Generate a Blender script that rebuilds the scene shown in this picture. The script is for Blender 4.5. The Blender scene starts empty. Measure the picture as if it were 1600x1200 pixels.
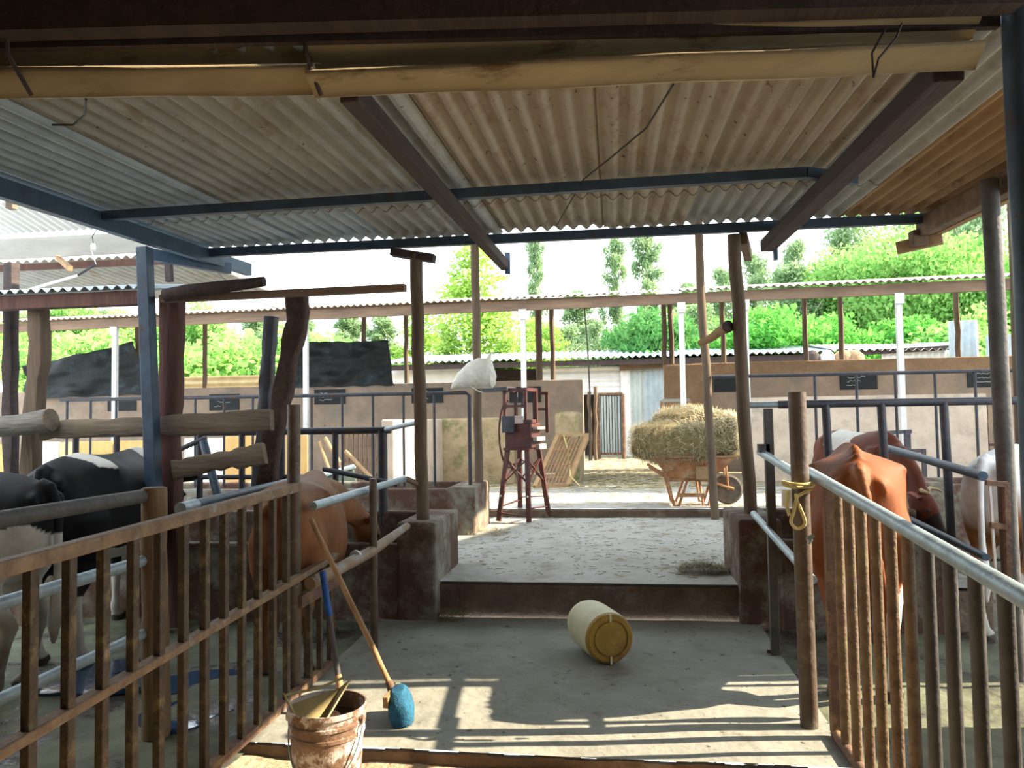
SKY, SUN, SUNEL, SUNAZ, EXPO = 1.2, 5.6, 33, 8, 1.75
import bpy, bmesh, math, random
import numpy as np
from mathutils import Vector, Matrix, noise
random.seed(7); RNG = np.random.default_rng(7)
SC = bpy.context.scene; COL = SC.collection
PI = math.pi
# ---------------------------------------------------------------- camera geometry
F = 1180.0; H = 1.5
def _cam():
    d = Vector(((960-800)/F, -(652-600)/F, 1.0)).normalized()
    u = Vector((-.022, 1, 0)); z = (u - u.dot(d)*d).normalized()
    x = z.cross(d)
    if x[0] < 0: x = -x
    return x, d, z
XC, YC, ZC = _cam()
def ray(px, py):
    c = Vector(((px-800)/F, -(py-600)/F, 1.0))
    return Vector((XC.dot(c), YC.dot(c), ZC.dot(c)))
def at(px, py, Y=None, Z=None, X=None):
    r = ray(px, py)
    t = Y/r.y if Y is not None else ((Z-H)/r.z if Z is not None else X/r.x)
    return Vector((0, 0, H)) + t*r
cam = bpy.data.cameras.new('camera'); camo = bpy.data.objects.new('camera', cam); COL.objects.link(camo)
cam.sensor_width = 36; cam.lens = 36*F/1600; cam.clip_start = .05; cam.clip_end = 300
right = Vector((XC[0], YC[0], ZC[0])); up = Vector((XC[1], YC[1], ZC[1])); fwd = Vector((XC[2], YC[2], ZC[2]))
mm = Matrix.Identity(4)
for i in range(3):
    mm[i][0] = right[i]; mm[i][1] = up[i]; mm[i][2] = -fwd[i]
mm.translation = Vector((0, 0, H)); camo.matrix_world = mm
SC.camera = camo
# ---------------------------------------------------------------- materials
def _nodes(name):
    m = bpy.data.materials.new(name); m.use_nodes = True
    nt = m.node_tree; b = nt.nodes['Principled BSDF']; return m, nt, b
def mat(name, c1, c2=None, scale=6, rough=.8, bump=.25, metal=0, c3=None, s3=2.5, t3=(.5, .62), stretch=(1, 1, 1), det=8, spec=.3, rough2=None, speck=None):
    m, nt, b = _nodes(name); N = nt.nodes; L = nt.links
    c2 = c2 or tuple(v*.7 for v in c1)
    tc = N.new('ShaderNodeTexCoord'); mp = N.new('ShaderNodeMapping'); mp.inputs['Scale'].default_value = stretch
    L.new(tc.outputs['Object'], mp.inputs['Vector'])
    n1 = N.new('ShaderNodeTexNoise'); n1.inputs['Scale'].default_value = scale; n1.inputs['Detail'].default_value = det
    n1.inputs['Roughness'].default_value = .65
    L.new(mp.outputs[0], n1.inputs['Vector'])
    r1 = N.new('ShaderNodeValToRGB'); r1.color_ramp.elements[0].position = .35; r1.color_ramp.elements[1].position = .65
    r1.color_ramp.elements[0].color = (*c2, 1); r1.color_ramp.elements[1].color = (*c1, 1)
    L.new(n1.outputs[0], r1.inputs[0]); out = r1.outputs[0]
    if c3:
        n2 = N.new('ShaderNodeTexNoise'); n2.inputs['Scale'].default_value = s3; n2.inputs['Detail'].default_value = 7
        n2.inputs['Roughness'].default_value = .7
        L.new(mp.outputs[0], n2.inputs['Vector'])
        r2 = N.new('ShaderNodeValToRGB'); r2.color_ramp.elements[0].position = t3[0]; r2.color_ramp.elements[1].position = t3[1]
        L.new(n2.outputs[0], r2.inputs[0])
        mx = N.new('ShaderNodeMix'); mx.data_type = 'RGBA'
        L.new(r2.outputs[0], mx.inputs[0]); L.new(out, mx.inputs[6]); mx.inputs[7].default_value = (*c3, 1)
        out = mx.outputs[2]
        if rough2 is not None:
            mr = N.new('ShaderNodeMapRange'); mr.inputs[3].default_value = rough; mr.inputs[4].default_value = rough2
            L.new(r2.outputs[0], mr.inputs[0]); L.new(mr.outputs[0], b.inputs['Roughness'])
    if speck:                                                   # small dirt spots: (colour, scale, threshold)
        n4 = N.new('ShaderNodeTexNoise'); n4.inputs['Scale'].default_value = speck[1]; n4.inputs['Detail'].default_value = 4; n4.inputs['Roughness'].default_value = .55
        L.new(mp.outputs[0], n4.inputs['Vector'])
        r4 = N.new('ShaderNodeValToRGB'); r4.color_ramp.elements[0].position = speck[2]; r4.color_ramp.elements[1].position = speck[2]+.05
        L.new(n4.outputs[0], r4.inputs[0]); m4 = N.new('ShaderNodeMix'); m4.data_type = 'RGBA'
        L.new(r4.outputs[0], m4.inputs[0]); L.new(out, m4.inputs[6]); m4.inputs[7].default_value = (*speck[0], 1); out = m4.outputs[2]
    L.new(out, b.inputs['Base Color'])
    if rough2 is None: b.inputs['Roughness'].default_value = rough
    b.inputs['Metallic'].default_value = metal
    b.inputs['Specular IOR Level'].default_value = spec
    if bump:
        bp = N.new('ShaderNodeBump'); bp.inputs['Strength'].default_value = bump; bp.inputs['Distance'].default_value = .02
        n3 = N.new('ShaderNodeTexNoise'); n3.inputs['Scale'].default_value = scale*4; n3.inputs['Detail'].default_value = 6
        L.new(mp.outputs[0], n3.inputs['Vector']); L.new(n3.outputs[0], bp.inputs['Height']); L.new(bp.outputs[0], b.inputs['Normal'])
    return m
def coat(name, rough=.6):
    m, nt, b = _nodes(name); N = nt.nodes; L = nt.links
    a = N.new('ShaderNodeVertexColor'); a.layer_name = 'Col'
    n = N.new('ShaderNodeTexNoise'); n.inputs['Scale'].default_value = 14; n.inputs['Detail'].default_value = 8
    tc = N.new('ShaderNodeTexCoord'); L.new(tc.outputs['Object'], n.inputs['Vector'])
    mr = N.new('ShaderNodeMapRange'); mr.inputs[3].default_value = .75; mr.inputs[4].default_value = 1.2; L.new(n.outputs[0], mr.inputs[0])
    mx = N.new('ShaderNodeMix'); mx.data_type = 'RGBA'; mx.blend_type = 'MULTIPLY'; mx.inputs[0].default_value = 1
    L.new(a.outputs[0], mx.inputs[6]); L.new(mr.outputs[0], mx.inputs[7]); L.new(mx.outputs[2], b.inputs['Base Color'])
    b.inputs['Roughness'].default_value = rough; b.inputs['Specular IOR Level'].default_value = .14
    b.inputs['Sheen Weight'].default_value = .0
    n2 = N.new('ShaderNodeTexNoise'); n2.inputs['Scale'].default_value = 90; L.new(tc.outputs['Object'], n2.inputs['Vector'])
    bp = N.new('ShaderNodeBump'); bp.inputs['Strength'].default_value = .2; bp.inputs['Distance'].default_value = .006
    L.new(n2.outputs[0], bp.inputs['Height']); L.new(bp.outputs[0], b.inputs['Normal'])
    return m
def leafmat(name, c1, c2, transl=.5, c3=None):
    m, nt, b = _nodes(name); N = nt.nodes; L = nt.links
    nt.nodes.remove(b)
    a = N.new('ShaderNodeVertexColor'); a.layer_name = 'Col'
    r = N.new('ShaderNodeValToRGB'); e = r.color_ramp.elements
    e[0].color = (*c1, 1); e[1].color = (*c2, 1)
    if c3: e[1].position = .86; x = e.new(1.0); x.color = (*c3, 1)
    L.new(a.outputs[0], r.inputs[0])
    d = N.new('ShaderNodeBsdfDiffuse'); t = N.new('ShaderNodeBsdfTranslucent'); mx = N.new('ShaderNodeMixShader')
    mx.inputs[0].default_value = transl
    L.new(r.outputs[0], d.inputs[0]); L.new(r.outputs[0], t.inputs[0]); L.new(d.outputs[0], mx.inputs[1]); L.new(t.outputs[0], mx.inputs[2])
    L.new(mx.outputs[0], N['Material Output'].inputs['Surface'])
    return m
MT = {}
def D(key, *a, **k): MT[key] = mat(key, *a, **k)
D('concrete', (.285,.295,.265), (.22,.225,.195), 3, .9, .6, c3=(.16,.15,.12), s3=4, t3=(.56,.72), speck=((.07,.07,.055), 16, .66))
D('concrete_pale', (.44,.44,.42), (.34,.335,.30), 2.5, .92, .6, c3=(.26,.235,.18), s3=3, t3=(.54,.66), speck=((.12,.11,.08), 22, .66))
D('concrete_trough', (.27,.26,.21), (.17,.16,.125), 4, .92, .6, c3=(.095,.052,.038), s3=2.5, t3=(.38,.54))
D('step_face', (.17,.12,.085), (.10,.07,.05), 6, .95, .7, c3=(.20,.17,.13), s3=3, t3=(.55,.7))
D('pen_floor', (.16,.175,.12), (.095,.105,.065), 4, .85, .6, c3=(.06,.055,.05), s3=2.2, t3=(.48,.60), rough2=.25)
D('earth', (.52,.42,.29), (.36,.28,.18), 7, .95, .9, c3=(.2,.15,.10), s3=9, t3=(.58,.7))
D('yard_soil', (.30,.27,.19), (.20,.18,.12), 5, .95, .9, c3=(.38,.34,.22), s3=7, t3=(.5,.6))
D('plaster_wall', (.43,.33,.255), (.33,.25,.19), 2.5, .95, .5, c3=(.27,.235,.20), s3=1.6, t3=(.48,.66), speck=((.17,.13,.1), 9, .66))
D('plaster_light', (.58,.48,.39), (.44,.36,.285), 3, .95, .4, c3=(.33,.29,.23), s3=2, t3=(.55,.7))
D('mossy_wall', (.42,.33,.21), (.28,.21,.12), 4, .95, .6, c3=(.16,.17,.07), s3=3, t3=(.52,.66))
D('mud_wall', (.36,.24,.15), (.26,.17,.10), 5, .95, .9)
D('sheet_grey', (.40,.41,.39), (.29,.30,.29), 4, .7, .2, c3=(.25,.19,.13), s3=5, t3=(.55,.72), stretch=(1,.5,1), speck=((.10,.07,.05), 30, .68))
D('sheet_beige', (.43,.385,.31), (.33,.285,.22), 4, .75, .25, c3=(.27,.195,.13), s3=4, t3=(.5,.68), stretch=(1,.5,1), speck=((.10,.06,.04), 28, .66))
D('sheet_brown', (.36,.235,.125), (.26,.16,.08), 4, .8, .25, c3=(.16,.09,.05), s3=6, t3=(.56,.68), stretch=(1,.4,1))
D('sheet_blue', (.40,.48,.53), (.30,.37,.42), 4, .55, .15, c3=(.27,.23,.18), s3=5, t3=(.6,.75))
D('sheet_white', (.80,.82,.82), (.68,.7,.68), 3, .6, .15, c3=(.45,.4,.3), s3=4, t3=(.62,.75))
D('sheet_cream', (.55,.44,.25), (.42,.32,.17), 3, .7, .2)
D('sheet_silver', (.52,.58,.58), (.38,.44,.44), 3, .5, .15, c3=(.25,.27,.2), s3=4, t3=(.58,.72), stretch=(1,1,.4))
D('gutter_metal', (.45,.37,.23), (.34,.275,.17), 5, .65, .3, c3=(.17,.11,.06), s3=7, t3=(.55,.68), stretch=(.35,1,1))
D('steel_dark', (.055,.06,.075), (.035,.035,.045), 9, .5, .15, c3=(.09,.05,.035), s3=8, t3=(.55,.66), metal=.0)
D('steel_blue', (.06,.10,.15), (.04,.065,.10), 8, .45, .1, c3=(.08,.05,.04), s3=7, t3=(.6,.7))
D('steel_rust', (.17,.10,.07), (.10,.06,.045), 12, .7, .3, c3=(.26,.17,.09), s3=9, t3=(.5,.66))
D('picket_dark', (.10,.075,.05), (.05,.038,.032), 16, .75, .35, c3=(.17,.135,.07), s3=9, t3=(.54,.66))
D('picket_rust', (.21,.145,.09), (.12,.08,.05), 16, .75, .35, c3=(.21,.165,.09), s3=9, t3=(.52,.66))
D('rail_tan', (.24,.165,.10), (.14,.09,.058), 14, .6, .3, c3=(.26,.29,.30), s3=8, t3=(.58,.70))
D('galv', (.36,.45,.50), (.25,.32,.36), 12, .42, .15, metal=.35, c3=(.30,.22,.15), s3=10, t3=(.60,.72))
D('galv_tan', (.30,.215,.14), (.20,.14,.095), 10, .55, .2, c3=(.30,.30,.29), s3=6, t3=(.52,.66))
D('post_brown', (.125,.095,.07), (.08,.058,.043), 10, .5, .2, c3=(.20,.19,.17), s3=7, t3=(.55,.68))
D('white_steel', (.62,.64,.64), (.5,.5,.5), 6, .5, .1)
D('red_steel', (.10,.03,.025), (.055,.02,.018), 10, .55, .2, c3=(.05,.03,.03), s3=6, t3=(.5,.65))
D('wood_dark', (.075,.055,.05), (.045,.035,.035), 10, .85, .4, stretch=(1,.12,1))
D('wood_post', (.17,.125,.085), (.10,.07,.05), 12, .9, .4, stretch=(1,1,.15))
D('wood_red', (.13,.065,.05), (.075,.04,.035), 10, .9, .5, stretch=(1,1,.15))
D('wood_slab', (.235,.19,.135), (.13,.10,.075), 9, .9, .5, stretch=(.15,1,1), c3=(.10,.07,.05), s3=5, t3=(.6,.7))
D('wood_beam', (.23,.155,.105), (.13,.09,.065), 9, .9, .4, stretch=(.15,1,1))
D('wood_tan', (.42,.28,.15), (.30,.19,.10), 9, .85, .3, stretch=(1,.15,1))
D('wood_gate', (.24,.165,.09), (.14,.09,.055), 11, .9, .5, stretch=(1,1,.15), c3=(.12,.08,.05), s3=3, t3=(.55,.7))
D('branch_bark', (.10,.06,.048), (.05,.035,.03), 9, .95, .9)
D('log_grey', (.24,.22,.19), (.13,.12,.105), 10, .95, .8, stretch=(.2,1,1))
D('white_board', (.40,.385,.35), (.33,.315,.28), 5, .8, .15, c3=(.42,.37,.29), s3=3, t3=(.6,.75), stretch=(.3,1,1))
D('yellow_board', (.58,.38,.15), (.42,.26,.10), 4, .85, .25, stretch=(1,1,.3))
D('tarp', (.018,.024,.026), (.010,.013,.014), 6, .55, .4, c3=(.03,.06,.08), s3=2.5, t3=(.55,.68))
D('slate', (.030,.036,.040), (.02,.024,.027), 6, .7, .1)
D('chalk', (.55,.57,.58), (.4,.42,.43), 20, .95, .1)
D('yellow_drum', (.40,.27,.055), (.27,.16,.035), 6, .5, .2, c3=(.24,.12,.05), s3=4, t3=(.52,.66))
D('drum_wall', (.66,.66,.45), (.56,.55,.34), 5, .5, .15, c3=(.40,.31,.2), s3=3, t3=(.58,.72))
D('bucket_plastic', (.24,.155,.105), (.14,.085,.06), 9, .5, .35, c3=(.50,.46,.44), s3=4.6, t3=(.47,.52))
D('slurry', (.05,.03,.022), (.03,.018,.015), 12, .35, .6)
D('scoop_plastic', (.42,.35,.17), (.32,.26,.12), 8, .45, .2)
D('brush_blue', (.02,.15,.27), (.012,.08,.15), 40, .7, .6)
D('stick_wood', (.42,.27,.14), (.28,.17,.085), 14, .75, .25, stretch=(1,1,.15))
D('paint_blue', (.02,.12,.48), (.015,.06,.22), 12, .5, .15, c3=(.2,.2,.22), s3=8, t3=(.62,.7))
D('pipe_dark', (.10,.095,.09), (.06,.058,.055), 10, .6, .2)
D('sack', (.62,.60,.54), (.50,.47,.40), 8, .8, .5, c3=(.40,.33,.24), s3=3, t3=(.56,.7))
D('hay', (.30,.24,.12), (.18,.14,.065), 18, .95, .6)
D('hay_blade', (.58,.51,.34), (.40,.34,.20), 9, .9, 0, c3=(.25,.235,.12), s3=5, t3=(.55,.68))
D('hay_green', (.28,.27,.15), (.18,.17,.09), 9, .95, 0)
D('rubber', (.03,.03,.03), (.02,.02,.02), 9, .9, .3)
D('barrow_steel', (.42,.20,.09), (.26,.115,.055), 9, .7, .3, c3=(.50,.36,.22), s3=5, t3=(.52,.66))
D('rebar_rust', (.42,.24,.13), (.28,.15,.08), 14, .8, .2)
D('rope_yellow', (.66,.56,.26), (.5,.4,.17), 30, .9, .3)
D('plastic_white', (.75,.77,.78), (.68,.7,.7), 4, .4, 0)
D('plastic_green', (.10,.14,.12), (.06,.09,.08), 6, .45, .15)
D('wire', (.05,.04,.035), None, 8, .6, 0)
D('bark_tree', (.25,.21,.16), (.16,.13,.10), 5, .95, .7)
D('bark_pale', (.48,.44,.36), (.34,.31,.25), 5, .95, .5)
D('tyre', (.16,.13,.10), (.08,.07,.06), 9, .9, .3)
MT['water'] = mat('water', (.03,.07,.14), (.02,.045,.09), 3, .06, .06, spec=.6)  # blue of the sky reflection is put into the base colour
MT['coat'] = coat('coat'); MT['tuft'] = MT['coat']
# ---------------------------------------------------------------- mesh builder
class MB:
    def __init__(s): s.v = []; s.f = []
    def add(s, vs, fs):
        n = len(s.v); s.v += [tuple(v) for v in vs]; s.f += [tuple(i+n for i in f) for f in fs]; return s
    def box(s, c, size, R=None):
        hx, hy, hz = size[0]/2, size[1]/2, size[2]/2
        vs = [Vector((x, y, z)) for x in (-hx, hx) for y in (-hy, hy) for z in (-hz, hz)]
        if R is not None: vs = [R @ v for v in vs]
        vs = [v + Vector(c) for v in vs]
        return s.add(vs, [(0,1,3,2),(4,6,7,5),(0,4,5,1),(2,3,7,6),(0,2,6,4),(1,5,7,3)])
    def bb(s, x0, x1, y0, y1, z0, z1):
        return s.box(((x0+x1)/2, (y0+y1)/2, (z0+z1)/2), (abs(x1-x0), abs(y1-y0), abs(z1-z0)))
    def beam(s, p0, p1, w, h, roll=0, upv=(0, 0, 1)):
        p0 = Vector(p0); p1 = Vector(p1); d = (p1-p0); L = d.length; d.normalize()
        u = Vector(upv)
        if abs(d.dot(u)) > .98: u = Vector((0, 1, 0))
        x = d.cross(u).normalized(); z = x.cross(d).normalized()
        R = Matrix((x, d, z)).transposed()
        if roll: R = R @ Matrix.Rotation(roll, 3, 'Y')
        return s.box((p0+p1)/2, (w, L, h), R)
    def tube(s, pts, r, n=10, cap=True, jit=0, ell=None):
        pts = [Vector(p) for p in pts]
        rs = r if isinstance(r, (list, tuple)) else [r]*len(pts)
        base = len(s.v); px = None
        for i, p in enumerate(pts):
            d = (pts[min(i+1, len(pts)-1)] - pts[max(i-1, 0)])
            if d.length < 1e-9: d = Vector((0, 0, 1))
            d.normalize()
            if px is None:
                a = Vector((0, 0, 1)) if abs(d.z) < .9 else Vector((1, 0, 0))
                px = d.cross(a).normalized()
            px = (px - px.dot(d)*d).normalized(); py = d.cross(px)
            rr = rs[i]; ra, rb = (rr if isinstance(rr, tuple) else (rr, rr))
            for k in range(n):
                a = 2*PI*k/n; j = 1 + (random.uniform(-jit, jit) if jit else 0)
                s.v.append(tuple(p + px*math.cos(a)*ra*j + py*math.sin(a)*rb*j))
        for i in range(len(pts)-1):
            for k in range(n):
                a = base+i*n+k; b = base+i*n+(k+1) % n
                s.f.append((a, b, b+n, a+n))
        if cap:
            s.f.append(tuple(base+k for k in reversed(range(n)))); e = base+(len(pts)-1)*n
            s.f.append(tuple(e+k for k in range(n)))
        return s
    def loft(s, rings, cap=True):
        base = len(s.v); n = len(rings[0])
        for r in rings: s.v += [tuple(p) for p in r]
        for i in range(len(rings)-1):
            for k in range(n):
                a = base+i*n+k; b = base+i*n+(k+1) % n
                s.f.append((a, b, b+n, a+n))
        if cap:
            s.f.append(tuple(base+k for k in reversed(range(n)))); e = base+(len(rings)-1)*n
            s.f.append(tuple(e+k for k in range(n)))
        return s
    def lathe(s, prof, c=(0, 0, 0), n=32, R=None):   # profile (r, z)
        base = len(s.v)
        for r, z in prof:
            for k in range(n):
                a = 2*PI*k/n; v = Vector((r*math.cos(a), r*math.sin(a), z))
                if R is not None: v = R @ v
                s.v.append(tuple(v + Vector(c)))
        for i in range(len(prof)-1):
            for k in range(n):
                a = base+i*n+k; b = base+i*n+(k+1) % n
                s.f.append((a, b, b+n, a+n))
        if prof[0][0] > 1e-6: s.f.append(tuple(base+k for k in reversed(range(n))))
        if prof[-1][0] > 1e-6:
            e = base+(len(prof)-1)*n; s.f.append(tuple(e+k for k in range(n)))
        return s
    def corr(s, o, u, v, W, L, pitch=.105, amp=.016, per=8, seg=1, ph=0, sag=0, th=.004):
        # corrugated sheet: ripples across u (width W), running along v (length L)
        o = Vector(o); u = Vector(u).normalized(); v = Vector(v).normalized(); nrm = u.cross(v).normalized()
        nu = max(2, int(W/pitch*per)); base = len(s.v)
        for side in (1, -1):
            for j in range(seg+1):
                for i in range(nu+1):
                    a = W*i/nu
                    h = amp*math.cos(2*PI*a/pitch+ph) + side*th/2 + sag*math.sin(PI*j/seg)
                    s.v.append(tuple(o + u*a + v*(L*j/seg) + nrm*h))
        n1 = nu+1; off = n1*(seg+1)
        for j in range(seg):
            for i in range(nu):
                a = base+j*n1+i
                s.f.append((a, a+1, a+1+n1, a+n1)); b = a+off; s.f.append((b, b+n1, b+1+n1, b+1))
        for i in range(nu):
            a = base+i; s.f.append((a, a+off, a+off+1, a+1))
            a = base+seg*n1+i; s.f.append((a, a+1, a+off+1, a+off))
        for j in range(seg):
            a = base+j*n1; s.f.append((a, a+n1, a+n1+off, a+off))
            a = base+j*n1+nu; s.f.append((a, a+off, a+n1+off, a+n1))
        return s
    def build(s, name, m, parent=None, smooth=False, bevel=0, local=False, ang=40):
        me = bpy.data.meshes.new(name)
        V = np.array(s.v, dtype=float)
        if parent is None and not local:
            lo = V.min(0); hi = V.max(0); org = np.array([(lo[0]+hi[0])/2, (lo[1]+hi[1])/2, lo[2]])
        elif parent is not None and not local: org = np.array(root_loc(parent))
        else: org = np.zeros(3)
        me.from_pydata([tuple(x) for x in (V-org)], [], s.f)
        o = bpy.data.objects.new(name, me); COL.objects.link(o)
        if parent is not None: o.parent = parent
        elif not local: o.location = org
        me.materials.append(MT[m] if isinstance(m, str) else m)
        if smooth:
            for p in me.polygons: p.use_smooth = True
            try: me.set_sharp_from_angle(angle=math.radians(ang))
            except Exception: pass
        if bevel:
            b = o.modifiers.new('bevel', 'BEVEL'); b.width = bevel; b.segments = 2; b.limit_method = 'ANGLE'
        return o
def root_loc(o):
    l = Vector(o.location)
    while o.parent is not None: o = o.parent; l = l + o.location
    return l
def tag(o, label, cat, group=None, kind=None):
    o['label'] = label; o['category'] = cat
    if group: o['group'] = group
    if kind: o['kind'] = kind
    return o
def thing(name, label, cat, loc=(0, 0, 0), group=None, rz=0):
    o = bpy.data.objects.new(name, None); COL.objects.link(o); o.location = loc; o.rotation_euler = (0, 0, rz); o.empty_display_size = .1
    return tag(o, label, cat, group)
def struct(name, mb, m, label=None, cat='structure', **k):
    o = mb.build(name, m, **k); o['kind'] = 'structure'
    o['label'] = label or name.replace('_', ' '); o['category'] = cat
    return o
def copy_tree(o, parent=None):
    c = o.copy(); COL.objects.link(c)
    if parent is not None: c.parent = parent
    for ch in o.children: copy_tree(ch, c)
    return c
def wob(p0, p1, n=8, a=.012):
    p0 = Vector(p0); p1 = Vector(p1)
    return [p0.lerp(p1, i/n) + (Vector((random.uniform(-a, a), random.uniform(-a, a), 0)) if 0 < i < n else Vector((0, 0, 0))) for i in range(n+1)]
def spl(P, n):
    P = [np.array(p, float) for p in P]; out = []
    for i in range(len(P)-1):
        p0 = P[max(i-1, 0)]; p1 = P[i]; p2 = P[i+1]; p3 = P[min(i+2, len(P)-1)]
        for k in range(n):
            t = k/n; out.append(.5*((2*p1)+(-p0+p2)*t+(2*p0-5*p1+4*p2-p3)*t*t+(-p0+3*p1-3*p2+p3)*t**3))
    out.append(P[-1]); return out
# ================================================================ SETTING
G = .37                                                         # yard level
def grid(x0, x1, y0, y1, z, nx, ny, amp, sc, zf=None):
    b = MB(); vs = []; fs = []
    for j in range(ny+1):
        for i in range(nx+1):
            x = x0+(x1-x0)*i/nx; y = y0+(y1-y0)*j/ny
            h = amp*noise.fractal(Vector((x*sc, y*sc, z)), 1, 2, 4)
            vs.append((x, y, z+h+(zf(x, y) if zf else 0)))
    for j in range(ny):
        for i in range(nx):
            a = j*(nx+1)+i; fs.append((a, a+1, a+nx+2, a+nx+1))
    return b.add(vs, fs)
b = grid(-1.78, 1.0, 3.43, 5.72, 0, 60, 50, .008, 1.3)
edge = MB()
for i in range(40):                                            # broken front edge of the slab
    x = -1.78+2.78*i/40; x2 = -1.78+2.78*(i+1)/40
    edge.bb(x, x2, 3.43, 3.46, -.12, -.016+.004*math.sin(i*1.3))
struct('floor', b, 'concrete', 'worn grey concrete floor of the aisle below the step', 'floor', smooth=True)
struct('trim_3', edge, 'step_face', 'brown broken front edge of the aisle slab', 'kerb')
struct('floor_near', grid(-1.85, 1.2, -4, 3.5, -.07, 60, 120, .03, 2.5), 'earth', 'rough sandy ground in front of the aisle slab', 'ground', smooth=True)
struct('floor_left', grid(-9, -1.76, -4, 5.7, -.03, 110, 120, .035, 1.6), 'pen_floor', 'muddy wet floor of the left cattle pen', 'floor', smooth=True)
struct('floor_right', grid(.99, 9, -4, 9.55, -.03, 100, 150, .03, 1.6), 'pen_floor', 'dark mucky floor of the right cattle pen', 'floor', smooth=True)
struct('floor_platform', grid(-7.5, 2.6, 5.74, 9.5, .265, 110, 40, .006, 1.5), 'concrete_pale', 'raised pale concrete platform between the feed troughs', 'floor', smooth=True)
b = MB(); b.bb(-7.5, 2.6, 5.74, 5.9, -.1, .24); b.bb(2.5, 2.598, 5.9, 9.5, -.1, .24); struct('step', b, 'step_face', 'brown stained riser of the concrete step', 'step', bevel=.012)
b = MB(); b.bb(-7.5, 7.5, 9.46, 9.6, .2, G-.012); struct('trim_1', b, 'step_face', 'low brown kerb at the far edge of the platform', 'kerb', bevel=.015)
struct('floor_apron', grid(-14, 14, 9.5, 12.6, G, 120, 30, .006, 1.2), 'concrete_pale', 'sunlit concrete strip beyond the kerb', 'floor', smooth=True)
struct('floor_yard', grid(-60, 60, 12.5, 90, G-.01, 120, 100, .05, .6), 'yard_soil', 'soil and straw ground of the back yard', 'ground', smooth=True)
# ---------------------------------------------------------------- roof over the aisle
RZ = lambda y: 2.965+.036*(y-5.9)                                # underside of the sheets
_ga = at(-60, 149, Z=2.72); _gb = at(1530, 102, Z=2.72)
def GY(x): return _ga.y+(x-_ga.x)*(_gb.y-_ga.y)/(_gb.x-_ga.x)         # line of the near eave
def roofpt(x, y, dz=0): return Vector((x, y, RZ(y)+dz))
ceil = bpy.data.objects.new('ceiling', None); COL.objects.link(ceil); tag(ceil, 'corrugated roof of weathered sheets over the aisle', 'roof', kind='structure')
vv = Vector((0, 1, .036))
tints = ['sheet_blue', 'sheet_grey', 'sheet_grey', 'sheet_beige', 'sheet_beige', 'sheet_beige', 'sheet_grey']
xs = [-3.42, -2.6, -1.75, -.9, -.02, .55, 1.3, 1.72]; n = len(xs)-1
for i in range(n):
    dz = .018*(i % 2)
    bb_ = MB(); bb_.corr(roofpt(xs[i]-.03, GY(xs[i])+.07, .05+dz), (1, 0, 0), vv, xs[i+1]-xs[i]+.06, 5.14-GY(xs[i])-.07, ph=2*PI*(xs[i]/.105), amp=.019); bb_.build('roofing_sheet', tints[i], ceil, smooth=True, ang=60)
    t2 = ['sheet_blue', 'sheet_blue', 'sheet_grey', 'sheet_beige', 'sheet_beige', 'sheet_grey', 'sheet_grey'][i]
    bb_ = MB(); bb_.corr(roofpt(xs[i]-.03, 5.06, .043+dz), (1, 0, 0), vv, xs[i+1]-xs[i]+.06, .96+.03*(i % 3), ph=2*PI*(xs[i]/.105), amp=.019); bb_.build('roofing_sheet', t2, ceil, smooth=True, ang=60)
bb_ = MB(); bb_.corr(roofpt(1.69, 2.78, .045), (1, 0, 0), vv, .84, 3.27, ph=.5, amp=.019); bb_.build('roofing_sheet', 'sheet_brown', ceil, smooth=True, ang=60)
# higher roof over the platform and an unseen slab added to the right: they shade the middle of the place
up = bpy.data.objects.new('ceiling_platform', None); COL.objects.link(up); tag(up, 'higher corrugated roof above the raised platform', 'roof', kind='structure')
bb_ = MB(); bb_.corr((-3.3, 5.75, 3.92), (1, 0, 0), (0, 1, .02), 7.2, 3.7, pitch=.15, amp=.02, per=5); bb_.build('roofing_sheet', 'sheet_grey', up, smooth=True, ang=60)
b = MB(); vs = [(3.9, 5.06, 4.75), (13, 6.2, 4.75), (13, 11.2, 4.75), (6.0, 10.42, 4.75)]
b.add(vs+[(x, y, z+.05) for x, y, z in vs], [(3, 2, 1, 0), (4, 5, 6, 7), (0, 1, 5, 4), (1, 2, 6, 5), (2, 3, 7, 6), (3, 0, 4, 7)])
struct('added_sun_slab', b, 'sheet_grey', 'unseen slab added beyond the right edge to block the sun', 'roof')
struct('added_wall_low', MB().bb(2.62, 2.78, 1.3, 4.15, -.1, .98), 'mud_wall', 'low unseen wall added at right to keep sun off the pen floor', 'wall', bevel=.02)  # added out of view, height set to stop sun reaching the pen floor
# near roof over the photographer
nr = bpy.data.objects.new('ceiling_near', None); COL.objects.link(nr); tag(nr, 'dark rusty roof overhead at the top edge', 'roof', kind='structure')
bb_ = MB(); yu = (_gb.y-_ga.y)/(_gb.x-_ga.x); bb_.corr((-6.2, GY(-6.2)-.02, 3.0), (1, yu, 0), (yu, -1, .16), 8.95, 7.0, pitch=.09, amp=.016, per=6); bb_.build('roofing_sheet', 'sheet_brown', nr, smooth=True, ang=60)
struct('added_wall_side', MB().bb(-6.0, -5.85, -4.2, 3.2, -.1, 4.2), 'mud_wall', 'unseen wall added left of the near shelter to cut sky light', 'wall')  # added out of view to dim sky light from the left
struct('added_wall_side', MB().bb(2.95, 3.1, -4.2, 1.35, -.1, 4.2), 'mud_wall', 'unseen wall added right of the near shelter to cut sky light', 'wall')  # likewise added, keeps sky light out on the right
struct('added_wall_back', MB().bb(-6, 5, -4.2, -4.05, -.1, 4.3), 'mud_wall', 'unseen wall added behind the near shelter to limit light', 'wall')  # added out of view to limit light from behind the camera
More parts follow.
